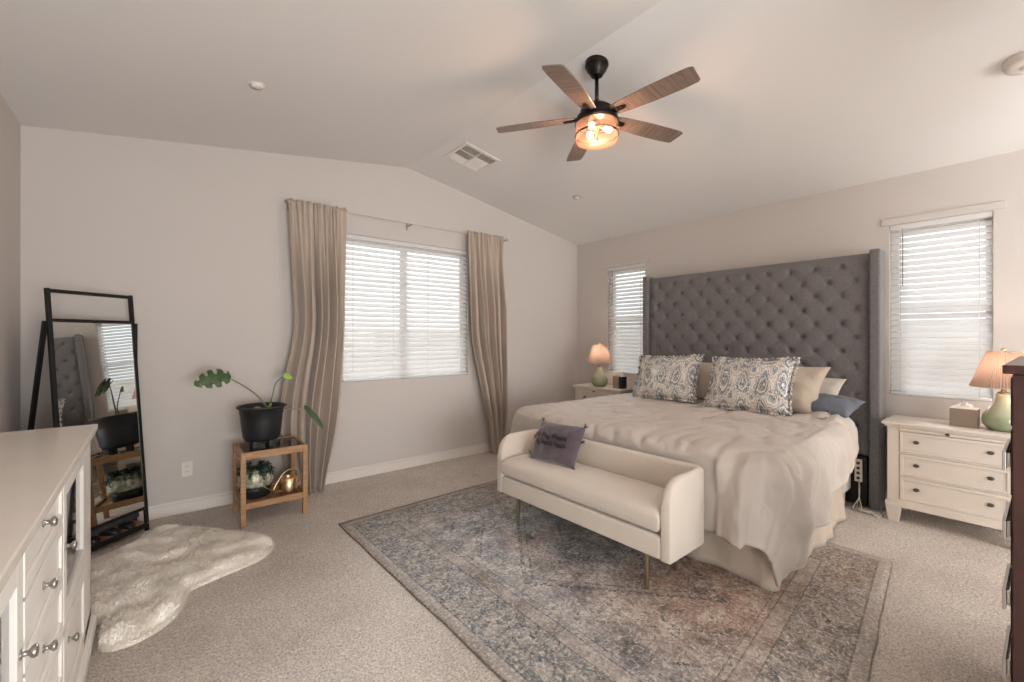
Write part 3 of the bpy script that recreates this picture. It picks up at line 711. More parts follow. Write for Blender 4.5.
for i in range(n):      # fringe around the edge
    (x1, y1), (x2, y2) = oc[i], oc[(i+1) % n]
    ex, ey = x2-x1, y2-y1; L = hypot(ex, ey) or 1e-6; nx, ny = ey/L, -ex/L
    if inside((x1+x2)/2+nx*0.01, (y1+y2)/2+ny*0.01): nx, ny = -nx, -ny
    for k in range(int(L*2600)):
        f = rnd.random(); dl = rnd.uniform(0.006, 0.02)
        px, py = x1+ex*f-nx*0.004, y1+ey*f-ny*0.004
        if px+nx*dl < -0.19 and py < 2.87: continue
        tuft(px, py, rnd.uniform(0.004, 0.034), nx*dl+rnd.uniform(-.005, .005), ny*dl+rnd.uniform(-.005, .005), rnd.uniform(-0.006, 0.010), 0.0022)
obj('wool', b, 'fur', fur, recalc=False)

# ------------------------------------------------------------------ standing mirror
ea = Vector((0.74, 0.67, 0)).normalized(); nb = Vector((-0.67, 0.74, 0)).normalized()      # along, backwards
fr = Vector((-0.015, 4.055, 0)); MW = 0.52; H = 1.664; lean = 0.140
fl = fr - ea*MW; upv = (nb*lean + Vector((0, 0, H))); ML = upv.length; upn = upv.normalized(); nrm = ea.cross(upn).normalized()   # nrm towards the room?
if nrm.dot(nb) > 0: nrm = -nrm
t = thing('standing_mirror', 'tall black metal standing mirror leaning on a rear leg in the corner', 'mirror', fl)
mt = Matrix((( ea.x, upn.x, nrm.x, 0), (ea.y, upn.y, nrm.y, 0), (ea.z, upn.z, nrm.z, 0), (0, 0, 0, 1)))   # local x along, y up the frame, z towards the room
fw = 0.022
b = B(); box(b, 0, fw, 0, ML, -0.02, 0.0, mt); obj('side_post', b, 'black', t, bevel=0.002)
b = B(); box(b, MW-fw, MW, 0, ML, -0.02, 0.0, mt); obj('side_post', b, 'black', t, bevel=0.002)
for z in (ML-0.02, ML-0.20, 0.155): 
    b = B(); box(b, fw, MW-fw, z-0.005, z+0.016, -0.02, 0.0, mt); obj('cross_rail', b, 'black', t, bevel=0.002)
b = B(); box(b, fw, MW-fw, 0.171, ML-0.205, -0.012, -0.005, mt); obj('mirror_glass', b, 'mirror', t)
b = B(); box(b, fw, MW-fw, 0.171, ML-0.205, -0.018, -0.013, mt); obj('backing_board', b, 'black', t)
# rear legs
for xx, foot in ((0.0, Vector((-0.655, 3.98, 0))), (MW, Vector((-0.10, 4.235, 0)))):
    p = fl + mt.to_3x3() @ Vector((xx-0.01 if xx == 0 else xx+0.01, ML-0.20, -0.01))
    b = B(); beam(b, p-fl, foot-fl, 0.016, 0.022, up=tuple(ea)); obj('rear_leg', b, 'black', t)
# lower shelf of the mirror frame
sh0 = Vector((0, 0, 0.035))
mh = Matrix((( ea.x, nb.x, 0, 0), (ea.y, nb.y, 0, 0), (0, 0, 1, 0), (0, 0, 0, 1)))
b = B(); box(b, 0.0, MW, 0.004, 0.135, 0.045, 0.058, mh); obj('shelf_board', b, 'plank', t, bevel=0.002)
b = B(); box(b, 0.022, MW-0.022, -0.008, 0.004, 0.028, 0.062, mh); obj('shelf_rail', b, 'black', t, bevel=0.002)
def shoe(label, pos, ang, h=0.05, L=0.15):
    s = thing('shoe', label, 'shoe', pos, ang, "black shoes on the mirror's lower shelf")
    pts = []
    b = B(); rings = []; NN = 14; K = 14
    for i in range(NN+1):
        u = i/NN; x = (u-0.5)*L; wd = 0.030*(1-0.25*cos(2*pi*(u-0.12)))*min(1, (u*9)**.5, ((1-u)*7)**.5); ht = h*(0.95-0.55*u if u > 0.3 else 0.95-0.17)*min(1, (0.4+(1-u)*4)**.5)
        rings.append([b.verts.new((x, wd*cos(2*pi*k/K), max(0, ht*0.5*(1+sin(2*pi*k/K))))) for k in range(K)])
    for a, c in zip(rings, rings[1:]):
        for k in range(K): b.faces.new((a[k], a[(k+1)%K], c[(k+1)%K], c[k]))
    b.faces.new(list(reversed(rings[0]))); b.faces.new(rings[-1])
    obj('upper', b, 'blackpl', s, smooth=True)
    b = B(); lathe(b, [(0.0, 0), (0.5, 0), (0.5, 1), (0.0, 1)], n=20, mtx=Matrix.Translation((0, 0, 0)) @ Matrix.Diagonal((L*1.03, 0.068, 0.008, 1)), cap0=False, cap1=False); obj('sole', b, 'pewter', s)
    b = B(); box(b, -L*0.1, L*0.08, -0.012, 0.012, h*0.78, h*0.90); obj('strap', b, 'pewter', s, bevel=0.002)
    return s
for k, (xx, an, nm) in enumerate(((0.07, 0.2, 'black shoe at the left end of the mirror shelf'), (0.19, -0.15, 'black shoe left of centre on the mirror shelf'), (0.31, 0.1, 'black shoe right of centre on the mirror shelf'), (0.42, -0.2, 'black shoe at the right end of the mirror shelf'))):
    p = fl + mh.to_3x3() @ Vector((xx, 0.075, 0.0585)); shoe(nm, p, math.atan2(nb.y, nb.x)+pi+an, 0.055, 0.14)
t2 = thing('rolled_mat', 'dark rolled mat resting above the shoes on the mirror shelf', 'rolled mat', fl)
b = B(); mc = mh.to_3x3()
rp = [mc @ Vector((0.03+0.43*i/12, 0.045+0.004*sin(i), 0.128)) for i in range(13)]
tube(b, rp, 0.024, 16); obj('roll', b, plain('charcoal_mat', (52, 48, 48), 0.6), t2, smooth=True)
for f in (0.12, 0.36):
    b = B(); tube(b, [mc @ Vector((f, 0.045+0.0255*cos(a*pi/10), 0.128+0.0255*sin(a*pi/10))) for a in range(20)], 0.003, 6, closed=True); obj('strap', b, 'black', t2)

# ------------------------------------------------------------------ plant stand (wood and glass)
TX0, TX1, TY0, TY1, TZ = 0.487, 0.935, 3.66, 4.075, 0.535
t = thing('plant_stand', 'small acacia wood side table with inset glass top and slatted shelf', 'side table', (TX0, TY0, 0))
w, d = TX1-TX0, TY1-TY0; lg = 0.034
for x in (0, w-lg):
    for y in (0, d-lg):
        b = B(); box(b, x, x+lg, y, y+lg, 0, TZ-0.0005); obj('leg', b, 'teak', t, bevel=0.003)
for z0, z1, nm in ((TZ-0.052, TZ, 'top_frame'), (0.125, 0.168, 'shelf_frame')):
    b = B(); box(b, lg, w-lg, 0.003, 0.025, z0, z1); box(b, lg, w-lg, d-0.025, d-0.003, z0, z1); box(b, 0.003, 0.025, lg, d-lg, z0, z1); box(b, w-0.025, w-0.003, lg, d-lg, z0, z1); obj(nm, b, 'teak', t, bevel=0.002)
b = B(); box(b, 0.025, w-0.025, 0.025, d-0.025, TZ-0.012, TZ-0.006); obj('glass_top', b, 'topglass', t)
b = B()
for k in range(7): box(b, 0.025+k*(w-0.05)/7+0.001, 0.025+(k+1)*(w-0.05)/7-0.001, 0.026, d-0.026, 0.140, 0.150)
obj('shelf_board', b, 'teak', t)
for x in (lg/2, w-lg/2):
    for z in (TZ-0.026, 0.146): b = B(); lathe(b, [(0.006, 0), (0.006, 0.003)], n=12, mtx=Matrix.Translation((x, 0.0, z)) @ Matrix.Rotation(pi/2, 4, 'X')); obj('screw_cap', b, 'brass', t)

# pot on the stand: monstera
PX, PY = 0.655, 3.87; pz = TZ-0.0055
t = thing('potted_monstera', 'sparse monstera in a large black plastic pot on the wooden stand', 'potted plant', (PX, PY, pz))
b = B(); lathe(b, [(0.085, 0.045), (0.115, 0.052), (0.128, 0.08), (0.142, 0.20), (0.146, 0.245), (0.150, 0.25), (0.152, 0.285), (0.168, 0.298), (0.170, 0.310), (0.160, 0.312), (0.150, 0.295), (0.140, 0.24), (0.0, 0.24)], n=48, cap1=False); obj('pot', b, 'blackpl', t, smooth=True)
for k in range(4):
    a = radians(45+90*k); x, y = 0.075*cos(a), 0.075*sin(a); b = B(); box(b, x-0.018, x+0.018, y-0.018, y+0.018, 0, 0.05); obj('pot_foot', b, 'blackpl', t, bevel=0.004)
b = B(); lathe(b, [(0.141, 0.262), (0.09, 0.272), (0.0, 0.278)], n=32, cap0=False, cap1=False); obj('soil', b, 'soil', t, smooth=True)
b = B(); lathe(b, [(0.0, 0.272), (0.03, 0.278), (0.026, 0.295), (0.012, 0.305), (0.0, 0.306)], (-0.035, -0.02, 0), 14, cap0=False, cap1=False); obj('old_bulb', b, plain('dry_bulb', (164, 140, 82), 0.7, var=12), t, smooth=True)
def leafmesh(base, tip, width, nrmv, notches, droop=0.03):
    """split leaf: base->tip with lobed edges"""
    base, tip, nv = Vector(base), Vector(tip), Vector(nrmv).normalized(); ax = tip-base; L = ax.length; ax.normalize()
    sd = ax.cross(nv).normalized(); b = B(); NN = 36; K = 5; rows = []
    for i in range(NN+1):
        u = i/NN; wd = width*0.5*(sin(pi*min(1, u*0.93+0.07))**0.6)*(1-0.25*u)
        row = []
        for s in range(-K, K+1):
            f = s/K; ww = wd
            if notches and abs(f) > 0.45:
                c = cos(2*pi*(u*notches+(0.15 if s > 0 else 0.4)))
                if c < -0.2: ww = wd*(1-(0.8 if s > 0 else 0.45)*min(1, (-c-0.2)*1.8))
            p = base + ax*(L*u) + sd*(ww*f) + nv*(-droop*4*(u-0.5)**2 + droop - 0.35*abs(f)*wd*0.6)
            row.append(b.verts.new(p))
        rows.append(row)
    for a, c in zip(rows, rows[1:]):
        for k in range(2*K): b.faces.new((a[k], a[k+1], c[k+1], c[k]))
    return b
st = smooth_path([(0.05, 0.0, 0.27), (-0.03, 0.0, 0.385), (-0.13, 0.01, 0.475), (-0.235, 0.02, 0.545)], 8)
b = B(); tube(b, st, 0.007, 8, 0.0035); s = obj('stem', b, 'stempale', t, smooth=True)
b = leafmesh((-0.205, 0.02, 0.555), (-0.43, -0.03, 0.50), 0.17, (-0.30, -0.85, 0.35), 4, 0.03); obj('leaf', b, 'leaf', s, smooth=True, solid=0.0012, recalc=False)
st = smooth_path([(0.05, 0.0, 0.27), (0.075, 0.0, 0.38), (0.10, 0.02, 0.47), (0.165, 0.03, 0.53)], 8)
b = B(); tube(b, st, 0.005, 8, 0.003); s = obj('stem', b, 'stem', t, smooth=True)
b = leafmesh((0.155, 0.03, 0.535), (0.225, 0.03, 0.50), 0.06, (-0.1, -0.8, 0.5), 0, 0.012); obj('leaf', b, 'bud', s, smooth=True, solid=0.0012, recalc=False)
st = smooth_path([(0.05, 0.0, 0.27), (0.10, -0.03, 0.29), (0.18, -0.06, 0.272), (0.30, -0.09, 0.262)], 8)
b = B(); tube(b, st, 0.006, 8, 0.0035); s = obj('stem', b, 'stempale', t, smooth=True)
b = leafmesh((0.285, -0.09, 0.29), (0.41, -0.17, 0.09), 0.055, (0.15, -0.85, 0.5), 0, 0.02); obj('leaf', b, 'leaf', s, smooth=True, solid=0.0012, recalc=False)
b = B(); tube(b, smooth_path([(0.04, 0.01, 0.27), (0.055, 0.0, 0.30), (0.06, -0.01, 0.318)], 5), 0.016, 10, 0.007); obj('crown', b, 'bud', t, smooth=True)

# lower shelf: trailing plant in a metallic bowl, watering can
t = thing('trailing_plant', 'dark trailing plant in a mottled silver bowl on the stand shelf', 'potted plant', (0.615, 3.88, 0.1505))
b = B(); lathe(b, [(0.09, 0.0), (0.10, 0.008), (0.105, 0.055), (0.112, 0.082), (0.0, 0.082)], n=32, cap1=False); obj('black_base', b, 'blackpl', t, smooth=True)
b = B(); lathe(b, [(0.108, 0.083), (0.122, 0.10), (0.116, 0.16), (0.095, 0.205), (0.086, 0.21), (0.084, 0.19), (0.0, 0.19)], n=64, cap0=True, cap1=False, ripple=0.02, rn=16); obj('bowl', b, 'hammered', t, smooth=True)
b = B(); rnd = random.Random(5)
def strand(b, p0, a, out_, drop, nl):
    pts = []
    for k in range(9):
        f = k/8; r = 0.05+out_*(1-(1-f)**2); pts.append(Vector((p0[0]+r*cos(a), p0[1]+r*sin(a), max(0.006, 0.205+0.035*sin(pi*min(1, f*1.6))-drop*max(0, f-0.35)**1.2))))
    return pts
fol = B()
for k in range(46):
    a = rnd.uniform(0, 2*pi) if k > 14 else rnd.uniform(pi*1.15, pi*1.75)
    pts = smooth_path(strand(fol, (0, 0), a, rnd.uniform(0.045, 0.08), rnd.uniform(0.03, 0.30) if k <= 14 else rnd.uniform(0, 0.10), 0), 2)
    tube(fol, pts, 0.0016, 4)
    for p in pts[1:]:
        for q in range(2):
            d1 = Vector((rnd.uniform(-1, 1), rnd.uniform(-1, 1), rnd.uniform(-0.6, 0.4))).normalized()*rnd.uniform(0.014, 0.026); s1 = d1.cross(Vector((rnd.uniform(-1, 1), rnd.uniform(-1, 1), 1))).normalized()*0.005
            v = [fol.verts.new(p+x) for x in (Vector((0, 0, 0)), d1*0.5+s1, d1, d1*0.5-s1)]; fol.faces.new(v)
for v in fol.verts: v.co.z = max(0.004, v.co.z)
obj('foliage', fol, 'darkleaf', t, recalc=False)
t = thing('watering_can', 'small pale gold watering can with looped handle on the stand shelf', 'watering can', (0.825, 3.78, 0.1505))
b = B(); lathe(b, [(0.064, 0.0), (0.066, 0.004), (0.062, 0.122), (0.060, 0.124), (0.059, 0.12), (0.062, 0.006), (0.0, 0.006)], n=40, cap1=False); obj('body', b, 'gold', t, smooth=True)
b = B(); tube(b, smooth_path([(-0.055, -0.02, 0.03), (-0.10, -0.035, 0.04), (-0.15, -0.055, 0.075), (-0.185, -0.065, 0.105)], 6), 0.006, 10, 0.004); obj('spout', b, 'gold', t, smooth=True)
b = B(); tube(b, smooth_path([(0.056, 0.01, 0.035), (0.085, 0.005, 0.07), (0.085, 0.0, 0.135), (0.03, -0.01, 0.185), (-0.04, -0.02, 0.165), (-0.09, -0.035, 0.10), (-0.115, -0.043, 0.055)], 8), 0.0055, 10); obj('handle', b, 'gold', t, smooth=True)

# ------------------------------------------------------------------ white sideboard on the left
DX, DY0, DY1, DZ = -0.22, 0.57, 2.80, 0.96
t = thing('sideboard', 'long white sideboard with glass-door ends along the left wall', 'sideboard', (XL+0.015, DY0, 0))
ox, oy = XL+0.015, DY0
def L(b, x0, x1, y0, y1, z0, z1): box(b, x0-ox, x1-ox, y0-oy, y1-oy, z0, z1)
ym = (DY0+DY1)/2; cc = 0.27    # centre column half-width
gA = (1.965, 2.53); gB = (2*ym-2.53, 2*ym-1.965)
b = B(); L(b, XL+0.016, -0.20, DY0-0.03, DY1+0.045, DZ-0.028, DZ); obj('top', b, 'whitetop', t, bevel=0.004, seg=3)
b = B()
L(b, XL+0.016, XL+0.03, DY0, DY1, 0.09, DZ-0.028)           # back
L(b, XL+0.03, DX, DY0, DY0+0.02, 0.09, DZ-0.028); L(b, XL+0.03, DX, DY1-0.02, DY1, 0.09, DZ-0.028)
for y in (gB[1]+0.01, gA[0]-0.01-0.02): L(b, XL+0.03, DX-0.02, y, y+0.02, 0.09, DZ-0.028)
L(b, XL+0.03, DX-0.005, DY0+0.02, DY1-0.02, 0.09, 0.11)
obj('carcass', b, 'white', t, bevel=0.001)
b = B()   # face frame
L(b, DX-0.02, DX, DY0, gB[0], 0.09, DZ-0.028); L(b, DX-0.02, DX, gA[1], DY1, 0.09, DZ-0.028)
L(b, DX-0.02, DX, gB[1], ym-cc, 0.09, DZ-0.028); L(b, DX-0.02, DX, ym+cc, gA[0], 0.09, DZ-0.028)
L(b, DX-0.02, DX, gB[0], gB[1], 0.915, DZ-0.028); L(b, DX-0.02, DX, gA[0], gA[1], 0.915, DZ-0.028)
L(b, DX-0.02, DX, gB[0], gB[1], 0.425, 0.455); L(b, DX-0.02, DX, gA[0], gA[1], 0.425, 0.455)
L(b, DX-0.02, DX, DY0, DY1, 0.09, 0.125)
obj('face_frame', b, 'white', t, bevel=0.002)
b = B(); L(b, XL+0.02, DX+0.018, DY0-0.015, DY1+0.022, 0.025, 0.075); L(b, XL+0.02, DX+0.008, DY0-0.008, DY1+0.012, 0.075, 0.09); obj('plinth', b, 'white', t, bevel=0.004)
for x in (XL+0.02, DX-0.03):
    for y in (DY0, DY1-0.05): b = B(); L(b, x, x+0.04, y, y+0.05, 0, 0.025); obj('foot', b, 'white', t)
def knob(parent, x, y, z, mat='nickel', sgn=1, r=0.014, mtx=None):
    m_ = Matrix.Translation((x, y, z)) @ (mtx or Matrix.Rotation(pi/2*sgn, 4, 'Y'))
    b = B(); lathe(b, [(0.011, 0), (0.011, 0.002), (0.006, 0.004), (0.0055, 0.012), (r*0.8, 0.016), (r, 0.021), (r*0.8, 0.026), (0.0, 0.028)], n=20, mtx=m_, cap1=False); obj('knob', b, mat, parent, smooth=True)
def panel_front(b, y0, y1, z0, z1, x, fr_=0.028, dep=0.008, th=0.018):
    """shaker/bevel drawer front whose face lies at x (towards +x)"""
    L(b, x-th, x-dep, y0, y1, z0, z1)
    L(b, x-dep, x, y0, y0+fr_, z0, z1); L(b, x-dep, x, y1-fr_, y1, z0, z1); L(b, x-dep, x, y0+fr_, y1-fr_, z0, z0+fr_); L(b, x-dep, x, y0+fr_, y1-fr_, z1-fr_, z1)
zc_ = [0.878, 0.712, 0.546, 0.380, 0.214]
for z in zc_:
    b = B(); panel_front(b, ym-cc+0.004, ym+cc-0.004, z-0.079, z+0.079 if z < 0.8 else DZ-0.034, DX+0.004)
    o = obj('drawer', b, 'white', t, bevel=0.002); knob(o, DX-0.004-ox, ym-oy, z)
for (g0, g1), ks in ((gA, 1), (gB, -1)):
    b = B(); z0, z1 = 0.46, 0.91; q = 0.055
    y0, y1 = g0+0.004, g1-0.004
    L(b, DX-0.018, DX+0.004, y0, y0+q, z0, z1); L(b, DX-0.018, DX+0.004, y1-q, y1, z0, z1); L(b, DX-0.018, DX+0.004, y0+q, y1-q, z0, z0+q); L(b, DX-0.018, DX+0.004, y0+q, y1-q, z1-q, z1)
    o = obj('glass_door', b, 'white', t, bevel=0.002)
    b = B(); L(b, DX-0.010, DX-0.007, y0+q, y1-q, z0+q, z1-q); obj('pane', b, 'doorglass', o)
    knob(o, DX+0.004-ox, (y0+q/2 if ks > 0 else y1-q/2)-oy, 0.70)
    b = B(); panel_front(b, y0, y1, 0.13, 0.42, DX+0.004, 0.04); o = obj('lower_drawer', b, 'white', t, bevel=0.002); knob(o, DX-0.004-ox, (y0+0.16 if ks > 0 else y1-0.16)-oy, 0.335)

# ------------------------------------------------------------------ dark chest at the right edge
t = thing('dark_chest', 'tall espresso-brown chest of drawers at the right edge of the room', 'chest of drawers', (1.90, YB+0.02, 0))
cy1 = 0.076-(YB+0.02)
b = B(); box(b, 0, 0.85, 0, cy1, 0.06, 1.262); obj('carcass', b, 'darkwood', t, bevel=0.002)
b = B(); box(b, -0.018, 0.868, 0, cy1+0.018, 1.264, 1.289); obj('top', b, 'darkwood', t, bevel=0.003)
b = B(); box(b, 0.01, 0.84, 0.02, cy1-0.02, 0, 0.06); obj('plinth', b, 'darkwood', t)
for k in range(6):
    z0 = 0.112+k*0.2; hh_ = 0.19 if k < 5 else 0.14
    b = B(); box(b, 0.02, 0.83, cy1, cy1+0.004, z0, z0+hh_); o = obj('drawer', b, 'darkwood', t, bevel=0.002)
    if k < 5: b = B(); box(b, 0.004, 0.24, cy1+0.012, cy1+0.020, z0+0.072, z0+0.128); box(b, 0.022, 0.032, cy1+0.004, cy1+0.012, z0+0.08, z0+0.12); box(b, 0.22, 0.23, cy1+0.004, cy1+0.012, z0+0.08, z0+0.12); obj('pull_handle', b, 'nickel', o, bevel=0.001)

# ------------------------------------------------------------------ bed
BY0, BY1, BX0, BX1, BZ = 1.02, 2.95, 2.60, 4.50, 0.66
bed = thing('upholstered_bed', 'king bed with tall grey button-tufted wingback headboard and tan skirt', 'bed', (3.5, 1.99, 0))
bo = Vector((3.5, 1.99, 0))
HX = 4.50
cols = {0: [2.834, 2.640, 2.447, 2.257, 2.067, 1.876, 1.686, 1.496, 1.306, 1.116], 1: [2.918, 2.737, 2.544, 2.352, 2.162, 1.972, 1.781, 1.591, 1.401, 1.211, 1.021]}
btn = []
for r in range(16):
    z = 1.95-0.1175*r
    for y in cols[r % 2]: btn.append((y, z))
P0, Q0 = 0.1905, 0.235
def hb_depth(y, z):
    # diamond tufting: distance to nearest button plus creases along diagonals
    u = (y-2.834)/P0; v = (1.95-z)/Q0
    a = u+v; c = u-v
    fa, fc = abs(a-round(a)), abs(c-round(c))
    crease = min(fa, fc)
    puff = 0.004*(1-exp(-crease*8)) 
    d2 = (fa*fa+fc*fc)
    puff = puff + 0.020 - 0.032*exp(-d2*110) - 0.012*exp(-d2*18)
    return puff
b = B(); NY, NZ = 176, 176; y0, y1, z0, z1 = 0.925, 2.965, 0.42, 2.045; g = []
for j in range(NZ+1):
    row = []
    for i in range(NY+1):
        y = y0+(y1-y0)*i/NY; z = z0+(z1-z0)*j/NZ
        e = min(y-y0, y1-y, z1-z); k = 1-exp(-max(0, e)/0.02)
        zz = min(1, max(0, (z1-z-0.03)/0.05)); 
        row.append(b.verts.new(Vector((HX-0.012-(hb_depth(y, z)*zz+0.018)*k, y, z))-bo))
    g.append(row)
for j in range(NZ):
    for i in range(NY): b.faces.new((g[j][i], g[j+1][i], g[j+1][i+1], g[j][i+1]))
# close the back
bk = [b.verts.new(Vector(p)-bo) for p in ((HX+0.08, y0, z0), (HX+0.08, y1, z0), (HX+0.08, y1, z1), (HX+0.08, y0, z1))]
b.faces.new(bk)
def rim(lst, p, q): b.faces.new(lst+[q, p])
b.faces.new([g[NZ][i] for i in range(NY+1)]+[bk[2], bk[3]]); b.faces.new([g[0][i] for i in range(NY, -1, -1)]+[bk[0], bk[1]])
b.faces.new([g[j][0] for j in range(NZ+1)]+[bk[3], bk[0]]); b.faces.new([g[j][NY] for j in range(NZ, -1, -1)]+[bk[1], bk[2]])
hb = obj('headboard', b, 'greyfab', bed, smooth=True)
mod = hb.modifiers.new('es', 'EDGE_SPLIT'); mod.split_angle = radians(60)
b = B(); box(b, HX-0.0-bo.x, HX+0.07-bo.x, y0-bo.y, y1-bo.y, 0.38, 0.42); obj('headboard_rail', b, 'greyfab', bed, bevel=0.004)
bt0 = None; nbt = 0
for y, z in btn:
    if z < 0.95 and not (y < 1.25 and z > 0.75): continue
    if nbt >= 99: break
    if bt0 is None:
        b = B(); lathe(b, [(0.013, -0.004), (0.0135, 0.0), (0.010, 0.005), (0.0, 0.0075)], n=14, mtx=Matrix.Rotation(-pi/2, 4, 'Y'), cap1=False); bt0 = obj('button', b, 'greyfab', hb, smooth=True); o = bt0
    else:
        o = bt0.copy(); C.objects.link(o); o.parent = hb
    o.location = (HX-0.020-bo.x + 0.010, y-bo.y, z-0); nbt += 1
for yy, ya, yb in ((0, 0.862, 0.930), (1, 2.960, 3.024)):
    b = B(); box(b, 4.415-bo.x, 4.60-bo.x, ya-bo.y, yb-bo.y, 0.0, 2.065); obj('wing', b, 'greyfab', bed, bevel=0.012, seg=3)
b = B(); box(b, 2.64-bo.x, 4.44-bo.x, BY0+0.03-bo.y, BY1-0.03-bo.y, 0.12, 0.36); obj('box_spring', b, 'mattress', bed, bevel=0.02)
b = B(); box(b, BX0+0.03-bo.x, 4.455-bo.x, BY0-bo.y, BY1-bo.y, 0.362, BZ); obj('mattress', b, 'mattress', bed, bevel=0.05, seg=4)
for x in (2.75, 3.5, 4.3):
    for y in (1.15, 2.8): b = B(); box(b, x-0.03-bo.x, x+0.03-bo.x, y-0.03-bo.y, y+0.03-bo.y, 0.010, 0.12); obj('support_leg', b, 'black', bed)
b = B(); box(b, 4.44-bo.x, 4.49-bo.x, 0.95-bo.y, 3.04-bo.y, 0.02, 0.40); obj('headboard_base_panel', b, 'black', bed)
# skirt: pleated cloth around three sides
b = B(); path = smooth_path([(4.34, 1.07), (4.0, 1.01), (3.6, 0.955), (3.1, 0.95), (2.72, 0.945), (2.585, 0.955), (2.57, 1.05), (2.585, 1.5), (2.585, 2.3), (2.585, 2.9), (2.62, 3.02), (3.2, 3.03), (4.3, 3.03)] and [(4.34, 1.07, 0), (4.0, 1.01, 0), (3.6, 0.965, 0), (3.1, 0.955, 0), (2.72, 0.95, 0), (2.585, 0.96, 0), (2.575, 1.08, 0), (2.585, 1.5, 0), (2.585, 2.3, 0), (2.585, 2.9, 0), (2.62, 3.02, 0), (3.2, 3.03, 0), (4.3, 3.03, 0)], 40)
rows = []; acc = 0; accs = [0]
for p, q in zip(path, path[1:]): acc += (q-p).length; accs.append(acc)
for z in [0.010+0.43*k/14 for k in range(15)]:
    row = []
    for i, p in enumerate(path):
        tq = (path[min(i+1, len(path)-1)]-path[max(i-1, 0)]).normalized(); nn = Vector((tq.y, -tq.x, 0))*-1
        s = accs[i]; lo = 1-z/0.44
        wv = 0.016*lo*sin(s*13+0.6*sin(s*4))+0.008*lo*sin(s*31) + 0.010*noise.noise(Vector((s*4, z*3, 0)))*lo
        x, y = p.x, p.y
        # inset upwards to the box spring
        tx = min(max(x, 2.64), 4.4); ty = min(max(y, BY0+0.02), BY1-0.02)
        f = 0.75*(1-lo)
        P_ = Vector((x+(tx-x)*f, y+(ty-y)*f, z)) - nn*wv
        row.append(b.verts.new(P_-bo))
    rows.append(row)
for a, c in zip(rows, rows[1:]):
    for i in range(len(path)-1): b.faces.new((a[i], a[i+1], c[i+1], c[i]))
obj('bed_skirt', b, 'skirt', bed, smooth=True, solid=0.003, recalc=False)

# duvet
def duvet():
    b = B(); r = 0.15; TZ_ = 0.735
    x_h, x_f, ya, yb = 4.26, 2.63, 1.03, 2.94
    NS_, NT_ = 150, 190; g = []
    Sf, Ta, Tb = 0.58, 0.66, 0.45      # overhang lengths: foot, near side, far side
    for i in range(NS_+1):
        s = i/NS_*((x_h-x_f)+Sf); row = []
        for j in range(NT_+1):
            tt = -Ta + j/NT_*((yb-ya)+Ta+Tb)
            cut = max(0.0, min(1.0, (0.55-tt)/0.5)); cut = cut*cut*(3-2*cut)
            xs = x_h - s
            if xs > x_f: xs = x_f+(xs-x_f)*(x_h-0.16*cut-x_f)/(x_h-x_f)
            # shorter overhang towards the head on the near side
            headf = max(0.0, min(1.0, (xs-x_f)/(x_h-x_f)))
            if tt < 0: tt = tt*(1-0.56*headf)
            ex = max(0.0, s-(x_h-x_f)); ey = -tt if tt < 0 else max(0.0, tt-(yb-ya)); sy = -1 if tt < 0 else 1
            bx_ = max(xs, x_f); by_ = min(max(ya+tt, ya+0.11*headf**1.5), yb)
            e = hypot(ex, ey*1.0)
            if ex > 0 and ey > 0: e = (ex**2.6+ey**2.6)**(1/2.6)*0.95
            if e > 0:
                q = hypot(ex, ey); dx, dy = -ex/q, sy*ey/q
                if e < r*pi/2: hh = r*sin(e/r); dz = r*(1-cos(e/r))
                else: hh = r + (e-r*pi/2)*0.02; dz = r + (e-r*pi/2)*0.995
                per = (by_*1.0 if ex > 0 else 0) + (bx_ if ey > 0 else 0) + math.atan2(ey, ex)*0.35
                k = min(1, max(0, (dz-0.08)/0.25))*(0.35 if (ex > ey and by_ > 1.25) or bx_ > 3.3 else 1.0)
                hh += k*(0.030*sin(per*9+1.0*sin(per*5)) + 0.008*sin(per*24+2) + 0.05*noise.noise(Vector((per*2.3, dz*2, 4))))+0.012*k
                p = Vector((bx_+dx*hh, by_+dy*hh, TZ_-dz))
            else: p = Vector((bx_, by_, TZ_))
            # puff and wrinkles
            lum = 0.030*noise.noise(Vector((p.x*1.6, p.y*1.6, 0))) + 0.013*noise.noise(Vector((p.x*5, p.y*4, 2)))
            wr = abs(noise.noise(Vector((p.x*3.2+p.y*5.5, p.y*2.2-p.x*3, p.z*3+7)))); wr2 = abs(noise.noise(Vector((p.x*9-p.y*6, p.y*9+p.x*5, p.z*9))))
            rel = 0.026*min(wr*4, 1)+0.011*min(wr2*4, 1)
            if e <= 0.05: p.z += lum+rel*0.55-0.01
            else:
                w3 = abs(noise.noise(Vector((per*3.6, dz*1.1+per, 3)))); w4 = abs(noise.noise(Vector((per*8+dz*3, dz*2.5, 8))))
                n_ = Vector((dx, dy, 0.3)).normalized(); q_ = min(1, e/0.15); p += n_*(rel*(1.1-0.8*q_)+(0.030*min(1, w3*3.5)+0.008*min(1, w4*3))*q_+lum*0.5)
            # lift over the pillows stacked by the headboard, near side
            hx = max(0, (p.x-3.75)/0.5); 
            if p.y < 1.35 and e < 0.5: p.z += 0.10*min(1, hx)*min(1, (1.35-p.y)/0.3)*max(0, 1-e/0.5)
            # end of the near hem is higher in front of the pillows
            if p.y > 1.2 and p.x < 2.475: p.x = 2.475
            if p.z < 0.05: p.z = 0.05
            row.append(b.verts.new(p))
        g.append(row)
    for i in range(NS_):
        for j in range(NT_): b.faces.new((g[i][j], g[i][j+1], g[i+1][j+1], g[i+1][j]))
    o = obj('duvet', b, 'duvet', None, smooth=True, solid=0.035, recalc=False)
    return tag(o, 'rumpled blush linen duvet draped over the bed', 'duvet')
duvet()

